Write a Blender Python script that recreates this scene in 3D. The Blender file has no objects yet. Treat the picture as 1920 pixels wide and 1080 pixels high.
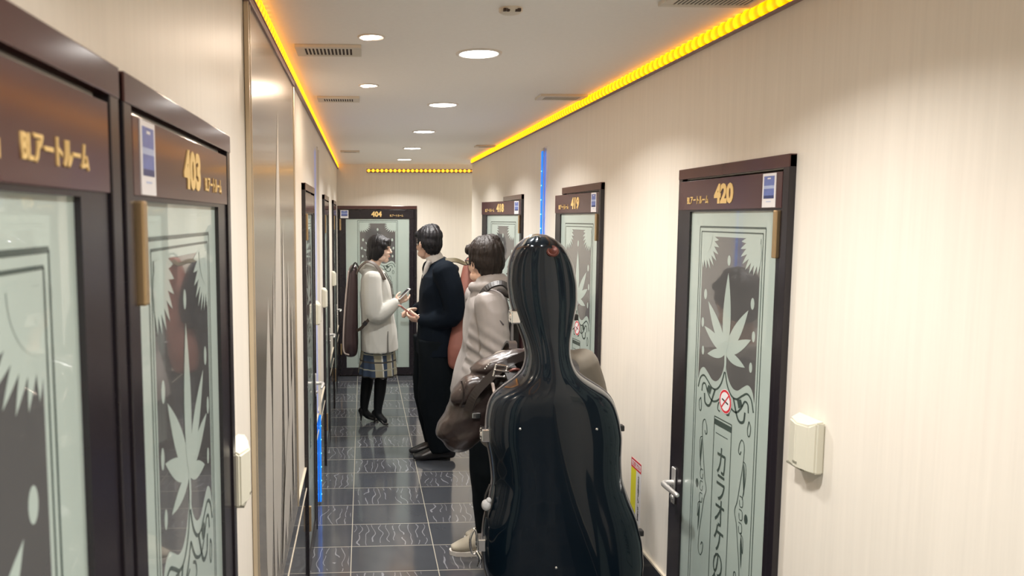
import bpy, bmesh, math, random
from mathutils import Vector, Matrix, Quaternion, noise
random.seed(7)
V = Vector
C = bpy.context.scene.collection
PI = math.pi

# ------------------------------------------------------------------ materials
def new_mat(name):
    m = bpy.data.materials.new(name); m.use_nodes = True
    nt = m.node_tree; b = nt.nodes['Principled BSDF']
    return m, nt, b
def mat(name, col, rough=0.5, metal=0.0, spec=None, coat=0.0, coat_rough=0.03, sheen=0.0, bump=None, var=0.0, vscale=8.0):
    """Principled material; bump=(scale, strength, stretch xyz); var = slight procedural colour variation"""
    m, nt, b = new_mat(name)
    b.inputs['Base Color'].default_value = (*col, 1); b.inputs['Roughness'].default_value = rough
    b.inputs['Metallic'].default_value = metal
    if spec is not None: b.inputs['Specular IOR Level'].default_value = spec
    if coat: b.inputs['Coat Weight'].default_value = coat; b.inputs['Coat Roughness'].default_value = coat_rough
    if sheen: b.inputs['Sheen Weight'].default_value = sheen
    if bump or var:
        tc = nt.nodes.new('ShaderNodeTexCoord'); mp = nt.nodes.new('ShaderNodeMapping')
        nt.links.new(tc.outputs['Object'], mp.inputs['Vector'])
        n = nt.nodes.new('ShaderNodeTexNoise'); n.inputs['Detail'].default_value = 4
        nt.links.new(mp.outputs['Vector'], n.inputs['Vector'])
        if bump:
            mp.inputs['Scale'].default_value = bump[2] if len(bump) > 2 else (1, 1, 1)
            n.inputs['Scale'].default_value = bump[0]
            bp = nt.nodes.new('ShaderNodeBump'); bp.inputs['Strength'].default_value = bump[1]; bp.inputs['Distance'].default_value = 0.004
            nt.links.new(n.outputs['Fac'], bp.inputs['Height']); nt.links.new(bp.outputs['Normal'], b.inputs['Normal'])
        else: n.inputs['Scale'].default_value = vscale
        if var:
            mx = nt.nodes.new('ShaderNodeMix'); mx.data_type = 'RGBA'
            mx.inputs['A'].default_value = (*[max(0, c*(1-var)) for c in col], 1)
            mx.inputs['B'].default_value = (*[min(1, c*(1+var)) for c in col], 1)
            nt.links.new(n.outputs['Fac'], mx.inputs['Factor']); nt.links.new(mx.outputs['Result'], b.inputs['Base Color'])
    return m
def emit(name, col, strength):
    m, nt, b = new_mat(name)
    b.inputs['Base Color'].default_value = (*[min(1, c) for c in col], 1)
    b.inputs['Emission Color'].default_value = (*col, 1); b.inputs['Emission Strength'].default_value = strength
    return m

def math_node(nt, op, a, b=None, c=None):
    n = nt.nodes.new('ShaderNodeMath'); n.operation = op
    for i, v in enumerate((a, b, c)):
        if v is None: continue
        if isinstance(v, (int, float)): n.inputs[i].default_value = v
        else: nt.links.new(v, n.inputs[i])
    return n.outputs[0]

def floor_material(name):
    m, nt, b = new_mat(name)
    tc = nt.nodes.new('ShaderNodeTexCoord'); sp = nt.nodes.new('ShaderNodeSeparateXYZ')
    nt.links.new(tc.outputs['Object'], sp.inputs[0])
    M = lambda op, *a: math_node(nt, op, *a)
    u = M('DIVIDE', M('ADD', sp.outputs['X'], 0.072), 0.4495); v = M('DIVIDE', M('SUBTRACT', sp.outputs['Y'], 3.753), 0.305)
    fu = M('FRACT', u); fv = M('FRACT', v); iu = M('FLOOR', u); iv = M('FLOOR', v)
    du = M('MULTIPLY', M('MINIMUM', fu, M('SUBTRACT', 1.0, fu)), 0.4495); dv = M('MULTIPLY', M('MINIMUM', fv, M('SUBTRACT', 1.0, fv)), 0.305)
    grout = M('LESS_THAN', M('MINIMUM', du, dv), 0.0023)
    chk = M('FLOORED_MODULO', M('ADD', iu, iv), 2.0)
    # pale wavy veins running along the corridor on every other tile
    nz = nt.nodes.new('ShaderNodeTexNoise'); nz.inputs['Scale'].default_value = 1.0; nz.inputs['Detail'].default_value = 1.0
    mpv = nt.nodes.new('ShaderNodeMapping'); mpv.inputs['Scale'].default_value = (9, 5.5, 1); nt.links.new(tc.outputs['Object'], mpv.inputs['Vector']); nt.links.new(mpv.outputs['Vector'], nz.inputs['Vector'])
    ph = M('ADD', M('MULTIPLY', sp.outputs['X'], 24.0), M('MULTIPLY', nz.outputs['Fac'], 2.6))
    w = M('ABSOLUTE', M('SUBTRACT', M('FRACT', ph), 0.5))
    line = M('LESS_THAN', w, 0.055)
    n2 = nt.nodes.new('ShaderNodeTexNoise'); n2.inputs['Scale'].default_value = 9; nt.links.new(tc.outputs['Object'], n2.inputs['Vector'])
    brk = M('GREATER_THAN', n2.outputs['Fac'], 0.43)
    edge = M('GREATER_THAN', M('MINIMUM', du, dv), 0.012)
    vein = M('MULTIPLY', M('MULTIPLY', M('MULTIPLY', line, brk), chk), edge)
    n3 = nt.nodes.new('ShaderNodeTexNoise'); n3.inputs['Scale'].default_value = 3; nt.links.new(tc.outputs['Object'], n3.inputs['Vector'])
    def mix(f, A, B):
        mx = nt.nodes.new('ShaderNodeMix'); mx.data_type = 'RGBA'
        if isinstance(f, (int, float)): mx.inputs['Factor'].default_value = f
        else: nt.links.new(f, mx.inputs['Factor'])
        for k, x in (('A', A), ('B', B)):
            if isinstance(x, tuple): mx.inputs[k].default_value = (*x, 1)
            else: nt.links.new(x, mx.inputs[k])
        return mx.outputs['Result']
    base = mix(n3.outputs['Fac'], (0.050, 0.056, 0.066), (0.085, 0.091, 0.102))
    base = mix(chk, base, (0.080, 0.084, 0.094))
    base = mix(vein, base, (0.25, 0.26, 0.285))
    base = mix(grout, base, (0.38, 0.36, 0.29))
    nt.links.new(base, b.inputs['Base Color'])
    nt.links.new(M('ADD', M('MULTIPLY', grout, 0.35), 0.10), b.inputs['Roughness'])
    b.inputs['Specular IOR Level'].default_value = 0.9
    bp = nt.nodes.new('ShaderNodeBump'); bp.inputs['Strength'].default_value = 0.08; bp.inputs['Distance'].default_value = 0.002
    nt.links.new(M('SUBTRACT', n3.outputs['Fac'], grout), bp.inputs['Height']); nt.links.new(bp.outputs['Normal'], b.inputs['Normal'])
    return m

def wallpaper(name, col):
    m, nt, b = new_mat(name)
    tc = nt.nodes.new('ShaderNodeTexCoord'); mp = nt.nodes.new('ShaderNodeMapping'); mp.inputs['Scale'].default_value = (55, 55, 1.6)
    nt.links.new(tc.outputs['Object'], mp.inputs['Vector'])
    n = nt.nodes.new('ShaderNodeTexNoise'); n.inputs['Scale'].default_value = 1.0; n.inputs['Detail'].default_value = 5; n.inputs['Roughness'].default_value = .65
    nt.links.new(mp.outputs['Vector'], n.inputs['Vector'])
    mx = nt.nodes.new('ShaderNodeMix'); mx.data_type = 'RGBA'
    mx.inputs['A'].default_value = (*[c*0.90 for c in col], 1); mx.inputs['B'].default_value = (*[min(1, c*1.07) for c in col], 1)
    nt.links.new(n.outputs['Fac'], mx.inputs['Factor']); nt.links.new(mx.outputs['Result'], b.inputs['Base Color'])
    bp = nt.nodes.new('ShaderNodeBump'); bp.inputs['Strength'].default_value = 0.12; bp.inputs['Distance'].default_value = 0.001
    nt.links.new(n.outputs['Fac'], bp.inputs['Height']); nt.links.new(bp.outputs['Normal'], b.inputs['Normal'])
    b.inputs['Roughness'].default_value = 0.42
    return m

def led_material(name, col, strength, axis, pitch, dim):
    """strip of diodes: emission pulses along the strip's own axis"""
    m, nt, b = new_mat(name)
    tc = nt.nodes.new('ShaderNodeTexCoord'); sp = nt.nodes.new('ShaderNodeSeparateXYZ')
    nt.links.new(tc.outputs['Object'], sp.inputs[0])
    f = math_node(nt, 'FRACT', math_node(nt, 'DIVIDE', sp.outputs[axis], pitch))
    d = math_node(nt, 'ABSOLUTE', math_node(nt, 'SUBTRACT', f, 0.5))
    k = math_node(nt, 'SUBTRACT', 1.0, math_node(nt, 'MULTIPLY', d, 2.0))
    k = math_node(nt, 'POWER', k, 1.6)
    s = math_node(nt, 'MULTIPLY', math_node(nt, 'ADD', math_node(nt, 'MULTIPLY', k, 1 - dim), dim), strength)
    b.inputs['Base Color'].default_value = (*[min(1, c*.5) for c in col], 1)
    b.inputs['Emission Color'].default_value = (*col, 1); nt.links.new(s, b.inputs['Emission Strength'])
    return m

def plaid_material(name):
    m, nt, b = new_mat(name)
    tc = nt.nodes.new('ShaderNodeTexCoord'); sp = nt.nodes.new('ShaderNodeSeparateXYZ'); nt.links.new(tc.outputs['Object'], sp.inputs[0])
    M = lambda op, *a: math_node(nt, op, *a)
    a = M('FRACT', M('DIVIDE', M('ADD', sp.outputs['X'], sp.outputs['Y']), 0.13)); c = M('FRACT', M('DIVIDE', sp.outputs['Z'], 0.13))
    def mix(f, A, B):
        mx = nt.nodes.new('ShaderNodeMix'); mx.data_type = 'RGBA'; nt.links.new(f, mx.inputs['Factor'])
        for k, x in (('A', A), ('B', B)):
            if isinstance(x, tuple): mx.inputs[k].default_value = (*x, 1)
            else: nt.links.new(x, mx.inputs[k])
        return mx.outputs['Result']
    base = mix(M('GREATER_THAN', a, 0.55), (0.30, 0.28, 0.20), (0.03, 0.05, 0.09))
    base = mix(M('GREATER_THAN', M('ABSOLUTE', M('SUBTRACT', a, 0.78)), 0.19), base, base)
    base = mix(M('LESS_THAN', M('ABSOLUTE', M('SUBTRACT', a, 0.52)), 0.05), base, (0.55, 0.55, 0.50))
    base = mix(M('LESS_THAN', M('ABSOLUTE', M('SUBTRACT', c, 0.4)), 0.05), base, (0.05, 0.045, 0.04))
    base = mix(M('LESS_THAN', M('ABSOLUTE', M('SUBTRACT', c, 0.9)), 0.04), base, (0.32, 0.33, 0.27))
    nt.links.new(base, b.inputs['Base Color']); b.inputs['Roughness'].default_value = .85
    return m

M_ = {}
M_['wall'] = wallpaper('cream_wallpaper', (0.83, 0.785, 0.70))
M_['ceiling'] = mat('ceiling_paint', (0.90, 0.885, 0.86), 0.7, bump=(60, .05), var=.03)
M_['floor'] = floor_material('slate_floor_tile')
M_['dado'] = mat('polished_black_dado', (0.016, 0.018, 0.023), 0.09, spec=.8, var=.3, vscale=3)
M_['trim'] = mat('cream_trim', (0.60, 0.54, 0.43), 0.4, var=.05)
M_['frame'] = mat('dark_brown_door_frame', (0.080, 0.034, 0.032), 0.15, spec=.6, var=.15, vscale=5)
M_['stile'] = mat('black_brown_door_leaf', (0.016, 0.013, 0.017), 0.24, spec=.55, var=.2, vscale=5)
M_['plate'] = mat('brown_name_panel', (0.080, 0.038, 0.040), 0.15, spec=.6, var=.12, vscale=5)
M_['frost'] = mat('frosted_glass', (0.43, 0.515, 0.475), 0.35, coat=.8, coat_rough=.02, var=.05, vscale=6)
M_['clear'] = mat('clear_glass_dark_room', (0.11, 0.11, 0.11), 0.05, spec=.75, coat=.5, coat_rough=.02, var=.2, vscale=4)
M_['etch'] = mat('etched_line', (0.06, 0.085, 0.075), 0.25, coat=.4, var=.1)
M_['gold'] = mat('gold_lettering', (0.78, 0.55, 0.22), 0.35, var=.08)
M_['pale'] = mat('pale_lettering', (0.66, 0.56, 0.44), 0.4, var=.08)
M_['bronze'] = mat('bronze_hinge', (0.50, 0.36, 0.20), 0.32, metal=.7, var=.1)
M_['chrome'] = mat('chrome', (0.80, 0.79, 0.78), 0.16, metal=1.0, var=.05)
M_['satin'] = mat('satin_metal_handle', (0.80, 0.79, 0.77), 0.3, metal=.7, var=.04)
M_['white'] = mat('white_card', (0.80, 0.79, 0.80), 0.35, var=.03)
M_['blue_card'] = mat('blue_picture', (0.14, 0.19, 0.46), 0.3, var=.35, vscale=40)
M_['navy_card'] = mat('navy_picture_band', (0.03, 0.05, 0.17), 0.3, var=.25, vscale=60)
M_['sky_card'] = mat('pale_blue_picture_band', (0.42, 0.50, 0.72), 0.3, var=.2, vscale=60)
M_['red'] = mat('red_print', (0.62, 0.035, 0.05), 0.4, var=.05)
M_['black_ink'] = mat('black_ink', (0.02, 0.02, 0.02), 0.5, var=.1)
M_['yellow_paper'] = mat('yellow_paper', (0.78, 0.74, 0.03), 0.5, var=.04)
M_['ivory'] = mat('ivory_plastic', (0.67, 0.655, 0.545), 0.4, var=.03)
M_['ivory_dark'] = mat('ivory_plastic_slot', (0.25, 0.24, 0.19), 0.5, var=.05)
M_['vent'] = mat('vent_grille_paint', (0.66, 0.62, 0.54), 0.45, var=.03)
M_['vent_dark'] = mat('vent_dark_inside', (0.05, 0.032, 0.024), 0.8, var=.2)
M_['steel'] = mat('brushed_steel_panel', (0.50, 0.455, 0.39), 0.22, metal=.8, bump=(3, .02, (40, 40, .6)), var=.08)
M_['steel_etch'] = mat('etched_pale_steel', (0.52, 0.49, 0.44), 0.45, metal=.2, var=.05)
M_['brass'] = mat('gold_edge_trim', (0.62, 0.52, 0.38), 0.3, metal=.6, var=.1)
M_['mauve'] = mat('mauve_top_trim', (0.30, 0.19, 0.17), 0.4, var=.1)
M_['yled'] = led_material('amber_led_strip', (1.0, 0.335, 0.0), 3.6, 1, 0.048, 0.34)
M_['yled_x'] = led_material('amber_led_dots', (1.0, 0.46, 0.02), 3.6, 0, 0.049, 0.08)
M_['bled'] = led_material('blue_led_strip', (0.0, 0.20, 1.0), 1.0, 2, 0.088, 0.85)
M_['bdot'] = emit('blue_led_diode', (0.22, 0.65, 1.0), 1.2)
M_['lamp'] = emit('downlight_diffuser', (1.0, 0.97, 0.93), 9.0)
M_['warm_lamp'] = emit('warm_spot_lens', (1.0, 0.80, 0.66), 8.0)
M_['lamp_ring'] = mat('lamp_ring', (0.72, 0.69, 0.64), 0.35, var=.03)
M_['skin'] = mat('skin', (0.66, 0.43, 0.32), 0.5, var=.06, vscale=20)
M_['skin_pale'] = mat('pale_skin', (0.74, 0.53, 0.42), 0.5, var=.05, vscale=20)
M_['hair'] = mat('black_hair', (0.007, 0.0065, 0.008), 0.5, spec=.35, bump=(16, .9, (6, 6, .7)), var=.3)
M_['hair_brown'] = mat('dark_brown_hair', (0.016, 0.011, 0.009), 0.55, spec=.3, bump=(16, .9, (6, 6, .7)), var=.3)
M_['lip'] = mat('lips', (0.50, 0.20, 0.17), 0.45, var=.05)
M_['eye'] = mat('dark_eye', (0.02, 0.016, 0.014), 0.15, var=.1)
M_['coat_w'] = mat('pale_grey_coat', (0.53, 0.53, 0.49), 0.88, sheen=.2, bump=(12, .25), var=.05)
M_['seam'] = mat('coat_seam', (0.17, 0.165, 0.15), 0.9, var=.1)
M_['plaid'] = plaid_material('plaid_skirt')
M_['tights'] = mat('black_tights', (0.0045, 0.006, 0.008), 0.6, spec=.3, var=.2)
M_['shoe'] = mat('black_shoe_leather', (0.010, 0.010, 0.011), 0.3, var=.2)
M_['suit'] = mat('dark_navy_suit', (0.0028, 0.0058, 0.0105), 0.85, spec=.12, bump=(14, .3), var=.2)
M_['trouser'] = mat('black_trousers', (0.0030, 0.0052, 0.0072), 0.85, spec=.12, bump=(14, .3), var=.2)
M_['collar'] = mat('white_shirt', (0.72, 0.70, 0.66), 0.7, var=.04)
M_['jacket'] = mat('grey_nylon_jacket', (0.27, 0.25, 0.24), 0.5, bump=(9, .35), var=.08)
M_['jacket_dark'] = mat('dark_grey_fold_shade', (0.055, 0.052, 0.055), 0.7, var=.15)
M_['strap'] = mat('brown_strap', (0.075, 0.055, 0.042), 0.55, var=.15)
M_['black_strap'] = mat('black_strap', (0.014, 0.013, 0.013), 0.5, var=.2)
M_['olive'] = mat('olive_grey_coat', (0.165, 0.145, 0.115), 0.85, sheen=.1, bump=(12, .3), var=.12)
M_['case_brown'] = mat('dark_plum_case', (0.045, 0.026, 0.028), 0.33, coat=.3, coat_rough=.15, var=.2)
M_['piping'] = mat('pale_piping', (0.50, 0.42, 0.38), 0.45, var=.06)
M_['terracotta'] = mat('terracotta_case', (0.235, 0.085, 0.060), 0.6, bump=(40, .1), var=.08)
M_['olive_strap'] = mat('olive_strap', (0.11, 0.09, 0.05), 0.6, var=.1)
M_['maroon'] = mat('dark_maroon_case', (0.035, 0.013, 0.016), 0.3, coat=.5, coat_rough=.1, var=.2)
M_['cello'] = mat('glossy_black_shell', (0.0010, 0.0052, 0.0100), 0.25, spec=.2, coat=.6, coat_rough=.04, var=.3, vscale=2)
M_['cello'].node_tree.nodes['Principled BSDF'].inputs['Coat Tint'].default_value = (.8, .9, 1, 1)
M_['gasket'] = mat('grey_gasket', (0.20, 0.19, 0.19), 0.3, metal=.3, var=.08)
M_['badge'] = mat('dark_red_badge', (0.10, 0.030, 0.022), 0.4, metal=.4, var=.1)
M_['leather'] = mat('dark_brown_leather', (0.030, 0.020, 0.018), 0.3, spec=.7, bump=(45, .35), var=.35)
M_['leather_dark'] = mat('black_brown_leather', (0.018, 0.013, 0.012), 0.3, var=.2)
M_['sneaker'] = mat('beige_sneaker', (0.50, 0.46, 0.37), 0.7, var=.06)
M_['sole'] = mat('white_sole', (0.72, 0.69, 0.64), 0.5, var=.04)
M_['phone_w'] = mat('white_phone', (0.78, 0.77, 0.75), 0.2, var=.03)
M_['phone_r'] = mat('rose_phone', (0.45, 0.16, 0.12), 0.25, var=.05)
M_['screen'] = mat('dark_screen', (0.02, 0.02, 0.025), 0.08, var=.1)
M_['pompom'] = mat('pale_grey_fur', (0.48, 0.49, 0.50), 0.95, bump=(60, .8), var=.15)

# ------------------------------------------------------------------ mesh helpers
def tag(o, label=None, cat=None, group=None, kind=None):
    if label: o['label'] = label
    if cat: o['category'] = cat
    if group: o['group'] = group
    if kind: o['kind'] = kind
    return o
def empty(name, loc, rz=0, label=None, cat=None, group=None, kind=None):
    o = bpy.data.objects.new(name, None); C.objects.link(o); o.empty_display_size = .05
    o.location = loc; o.rotation_euler = (0, 0, rz)
    return tag(o, label, cat, group, kind)
def link(name, me, parent=None, loc=None):
    o = bpy.data.objects.new(name, me); C.objects.link(o)
    if parent: o.parent = parent
    if loc is not None: o.location = loc
    return o
def obj(name, bm, mats, parent=None, smooth=False, loc=None):
    me = bpy.data.meshes.new(name)
    bm.normal_update(); bm.to_mesh(me); bm.free()
    for m in (mats if isinstance(mats, (list, tuple)) else [mats]): me.materials.append(m)
    if smooth:
        for p in me.polygons: p.use_smooth = True
    return link(name, me, parent, loc)
def obj_split(name, bm, mats, parent=None, smooth=False, loc=None):
    """every connected piece of bm becomes a mesh object of its own"""
    bm.verts.index_update(); seen = set(); out = []
    for v in list(bm.verts):
        if v in seen: continue
        st = [v]; comp = set()
        while st:
            q = st.pop()
            if q in comp: continue
            comp.add(q)
            for e in q.link_edges: st.append(e.other_vert(q))
        seen |= comp
        nb = bmesh.new(); vm = {q: nb.verts.new(q.co) for q in comp}
        for f in {f for q in comp for f in q.link_faces}:
            g = nb.faces.new([vm[q] for q in f.verts]); g.material_index = f.material_index; g.smooth = f.smooth
        out.append(obj(name, nb, mats, parent, smooth, loc))
    bm.free(); return out
def box(bm, x0, x1, y0, y1, z0, z1, mi=0, bev=0):
    tmp = bmesh.new()
    bmesh.ops.create_cube(tmp, size=1)
    for v in tmp.verts: v.co = V((x0 + (v.co.x+.5)*(x1-x0), y0 + (v.co.y+.5)*(y1-y0), z0 + (v.co.z+.5)*(z1-z0)))
    if bev: bmesh.ops.bevel(tmp, geom=list(tmp.edges), offset=bev, segments=2, affect='EDGES', profile=.6)
    merge(bm, tmp, mi)
def merge(bm, tmp, mi=0, mx=None):
    vm = {}
    for v in tmp.verts: vm[v] = bm.verts.new(mx @ v.co if mx else v.co)
    for f in tmp.faces:
        try:
            g = bm.faces.new([vm[v] for v in f.verts]); g.material_index = mi; g.smooth = f.smooth
        except ValueError: pass
    tmp.free()
def ell(bm, c, r, R=None, mi=0, seg=20, ring=12):
    tmp = bmesh.new(); bmesh.ops.create_uvsphere(tmp, u_segments=seg, v_segments=ring, radius=1)
    mx = Matrix.Translation(V(c)) @ (R.to_4x4() if R else Matrix.Identity(4)) @ Matrix.Diagonal((*r, 1))
    for f in tmp.faces: f.smooth = True
    merge(bm, tmp, mi, mx)
def catmull(pts, n):
    P = [V(p) for p in pts]; P = [P[0]*2-P[1]] + P + [P[-1]*2-P[-2]]
    out = []
    for i in range(1, len(P)-2):
        for k in range(n):
            t = k/n; a, b, c, d = P[i-1:i+3]
            out.append(.5*((2*b)+(c-a)*t+(2*a-5*b+4*c-d)*t*t+(3*b-a-3*c+d)*t**3))
    out.append(P[-2]); return out
def lerp_list(vals, n):
    out = []
    for i in range(len(vals)-1):
        for k in range(n):
            t = k/n; out.append(tuple(a+(b-a)*t for a, b in zip(vals[i], vals[i+1])))
    out.append(vals[-1]); return out
def tube(bm, pts, radii, ref=None, seg=14, mi=0, sub=4, cap=True, power=2.0, flatcap=False):
    """smooth tapering closed tube; radii: r or (ra along ref, rb across); ends rounded"""
    rr = [(r, r) if isinstance(r, (int, float)) else tuple(r) for r in radii]
    P = catmull(pts, sub) if len(pts) > 1 and sub > 1 else [V(p) for p in pts]
    Rr = lerp_list(rr, sub) if sub > 1 else rr
    n = len(P); rings = []
    prev = None
    frames = []
    for i in range(n):
        t = (P[min(i+1, n-1)] - P[max(i-1, 0)]).normalized()
        a = V(ref) if ref is not None else (prev if prev is not None else (V((1, 0, 0)) if abs(t.x) < .9 else V((0, 1, 0))))
        a = (a - t*a.dot(t))
        if a.length < 1e-4: a = t.orthogonal()
        a.normalize(); prev = a; frames.append((P[i], t, a, t.cross(a), Rr[i]))
    seq = []
    if cap and not flatcap:
        p, t, a, b, r = frames[0]; m = min(r)
        for k in (.25, .62, .88): seq.append((p - t*m*.8*math.sqrt(max(0, 1-k*k))*1.0, a, b, (r[0]*k, r[1]*k)))
    for p, t, a, b, r in frames: seq.append((p, a, b, r))
    if cap and not flatcap:
        p, t, a, b, r = frames[-1]; m = min(r)
        for k in (.88, .62, .25): seq.append((p + t*m*.8*math.sqrt(max(0, 1-k*k)), a, b, (r[0]*k, r[1]*k)))
    for p, a, b, r in seq:
        ring = []
        for j in range(seg):
            th = 2*PI*j/seg; c, s = math.cos(th), math.sin(th)
            c = math.copysign(abs(c)**(2/power), c); s = math.copysign(abs(s)**(2/power), s)
            ring.append(bm.verts.new(p + a*r[0]*c + b*r[1]*s))
        rings.append(ring)
    for A, B in zip(rings, rings[1:]):
        for j in range(seg):
            f = bm.faces.new((A[j], A[(j+1) % seg], B[(j+1) % seg], B[j])); f.smooth = True; f.material_index = mi
    if cap:
        f = bm.faces.new(list(reversed(rings[0]))); f.material_index = mi
        f = bm.faces.new(rings[-1]); f.material_index = mi
def ribbon(bm, pts, width, thick, nrm, mi=0, sub=5):
    """flat strap along a path; nrm(p) gives the face normal"""
    P = catmull(pts, sub); rings = []
    for i, p in enumerate(P):
        t = (P[min(i+1, len(P)-1)] - P[max(i-1, 0)]).normalized()
        n = V(nrm(p)) if callable(nrm) else V(nrm)
        n = (n - t*n.dot(t)).normalized(); s = t.cross(n)
        rings.append([bm.verts.new(p + s*width/2*a + n*thick/2*b) for a, b in ((1, 1), (-1, 1), (-1, -1), (1, -1))])
    for A, B in zip(rings, rings[1:]):
        for j in range(4):
            f = bm.faces.new((A[j], A[(j+1) % 4], B[(j+1) % 4], B[j])); f.material_index = mi
    bm.faces.new(list(reversed(rings[0]))).material_index = mi; bm.faces.new(rings[-1]).material_index = mi
def blob(name, bm, material, parent=None, voxel=.008, smooth=4, wrinkle=None, seedv=0.0, factor=.5):
    """fuse the overlapping closed pieces of bm into ONE continuous smooth surface"""
    bmesh.ops.recalc_face_normals(bm, faces=list(bm.faces))
    me = bpy.data.meshes.new(name + '_raw'); bm.to_mesh(me); bm.free()
    t = bpy.data.objects.new('temporary', me); C.objects.link(t)
    r = t.modifiers.new('r', 'REMESH'); r.mode = 'VOXEL'; r.voxel_size = voxel; r.use_smooth_shade = True
    if smooth:
        s = t.modifiers.new('s', 'SMOOTH'); s.factor = factor; s.iterations = smooth
    dg = bpy.context.evaluated_depsgraph_get(); dg.update()
    out = bpy.data.meshes.new_from_object(t.evaluated_get(dg)); out.name = name
    bpy.data.objects.remove(t); bpy.data.meshes.remove(me)
    if wrinkle: wrinkle_mesh(out, wrinkle, seedv)
    out.materials.clear(); out.materials.append(material)
    for p in out.polygons: p.use_smooth = True; p.material_index = 0
    return link(name, out, parent)
def wrinkle_mesh(me, wrinkle, seedv=0.0):
    """wrinkle: function(co) -> displacement along the normal (m)"""
    ns = [v.normal.copy() for v in me.vertices]
    for v, n in zip(me.vertices, ns):
        v.co += n*wrinkle(v.co + V((seedv, seedv*1.7, 0)))
    me.update()
def ridged(p, s, stretch=(1, 1, 1), warp=.6):
    q = V((p.x*stretch[0], p.y*stretch[1], p.z*stretch[2]))*s
    w = V((noise.noise(q*.5), noise.noise(q*.5+V((5, 1, 3))), noise.noise(q*.5+V((9, 7, 2)))))*warp
    return 1 - 2*abs(noise.noise(q+w))
def text_mesh(name, body, mats, parent, loc, size, rot=(PI/2, 0, 0), width=None, height=None, offset=0.0, extrude=.0008, vertical=False):
    cu = bpy.data.curves.new(name, 'FONT'); cu.body = body; cu.size = size; cu.align_x = 'CENTER'; cu.align_y = 'CENTER'
    cu.extrude = extrude; cu.offset = offset; cu.space_line = .8; cu.resolution_u = 3
    t = bpy.data.objects.new('temporary', cu); C.objects.link(t)
    dg = bpy.context.evaluated_depsgraph_get(); dg.update()
    me = bpy.data.meshes.new_from_object(t.evaluated_get(dg)); me.name = name
    bpy.data.objects.remove(t); bpy.data.curves.remove(cu)
    if len(me.vertices):
        xs = [v.co.x for v in me.vertices]; ys = [v.co.y for v in me.vertices]
        cx, cy = (min(xs)+max(xs))/2, (min(ys)+max(ys))/2
        sx = width/(max(xs)-min(xs)) if width else 1; sy = height/(max(ys)-min(ys)) if height else (sx if width else 1)
        if not width: sx = sy if height else 1
        for v in me.vertices: v.co.x = (v.co.x-cx)*sx; v.co.y = (v.co.y-cy)*sy
    me.materials.clear(); me.materials.append(mats)
    o = link(name, me, parent, loc); o.rotation_euler = rot
    return o

# ------------------------------------------------------------------ setting
XL, XR, YE, YB, ZC, YC = -0.29, 1.12, 8.62, -2.0, 2.40, 7.86
DW, DH = 0.695, 1.965
left_doors = [0.5340, 1.2460, 3.985, 5.79, 7.47]
right_doors = [5.645, 3.86, 2.285]
OW = DW/2 - .03

def side_wall(name, x_in, sgn, y0, y1, doors, mt):
    bm = bmesh.new()
    def bx(ya, yb, za, zb, xa=0, xb=.13): box(bm, *sorted((x_in+sgn*xa, x_in+sgn*xb)), ya, yb, za, zb)
    cuts = sorted(doors); y = y0
    for d in cuts:
        bx(y, d-OW, 0, ZC); bx(d-OW, d+OW, DH-.035, ZC); y = d+OW
    bx(y, y1, 0, ZC)
    bx(y0, y1, 0, ZC, .13, .20)
    o = obj(name, bm, mt); return tag(o, kind='structure')
tag(side_wall('wall_left', XL, -1, YB, YE, left_doors, M_['wall']), 'cream wallpapered long wall on the left of the corridor', 'wall')
tag(side_wall('wall_right', XR, 1, YB, YC, right_doors, M_['wall']), 'cream wallpapered long wall on the right of the corridor', 'wall')
bm = bmesh.new()
ec = 0.1495; eow = .455-.03
box(bm, XL-.2, ec-eow, YE, YE+.13, 0, ZC); box(bm, ec-eow, ec+eow, YE, YE+.13, 1.90, ZC); box(bm, ec+eow, 3.2, YE, YE+.13, 0, ZC); box(bm, XL-.2, 3.2, YE+.13, YE+.2, 0, ZC)
tag(obj('wall_end', bm, M_['wall']), 'cream wall closing the far end of the corridor', 'wall', kind='structure')
bm = bmesh.new(); box(bm, XL-.2, XR+.2, YB-.15, YB, 0, ZC)
tag(obj('wall_back', bm, M_['wall']), 'cream wall behind the photographer', 'wall', kind='structure')
bm = bmesh.new(); box(bm, 3.2, 3.35, YC-.2, YE+.2, 0, ZC); box(bm, XR+.2, 3.2, YC-.2, YC, 0, ZC)
tag(obj('wall_side', bm, M_['wall']), 'cream wall of the side passage at the far right', 'wall', kind='structure')
bm = bmesh.new(); box(bm, XL-.2, XR+.2, YB-.15, YE+.2, -.1, 0); box(bm, XR+.2, 3.35, YC-.2, YE+.2, -.1, 0)
tag(obj('floor', bm, M_['floor']), 'dark slate floor tiles with cream joints and pale veins', 'floor', kind='structure')
bm = bmesh.new(); box(bm, XL-.2, XR+.2, YB-.15, YE+.2, ZC, ZC+.1); box(bm, XR+.2, 3.35, YC-.2, YE+.2, ZC, ZC+.1)
tag(obj('ceiling', bm, M_['ceiling']), 'grey white painted corridor ceiling', 'ceiling', kind='structure')

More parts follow.
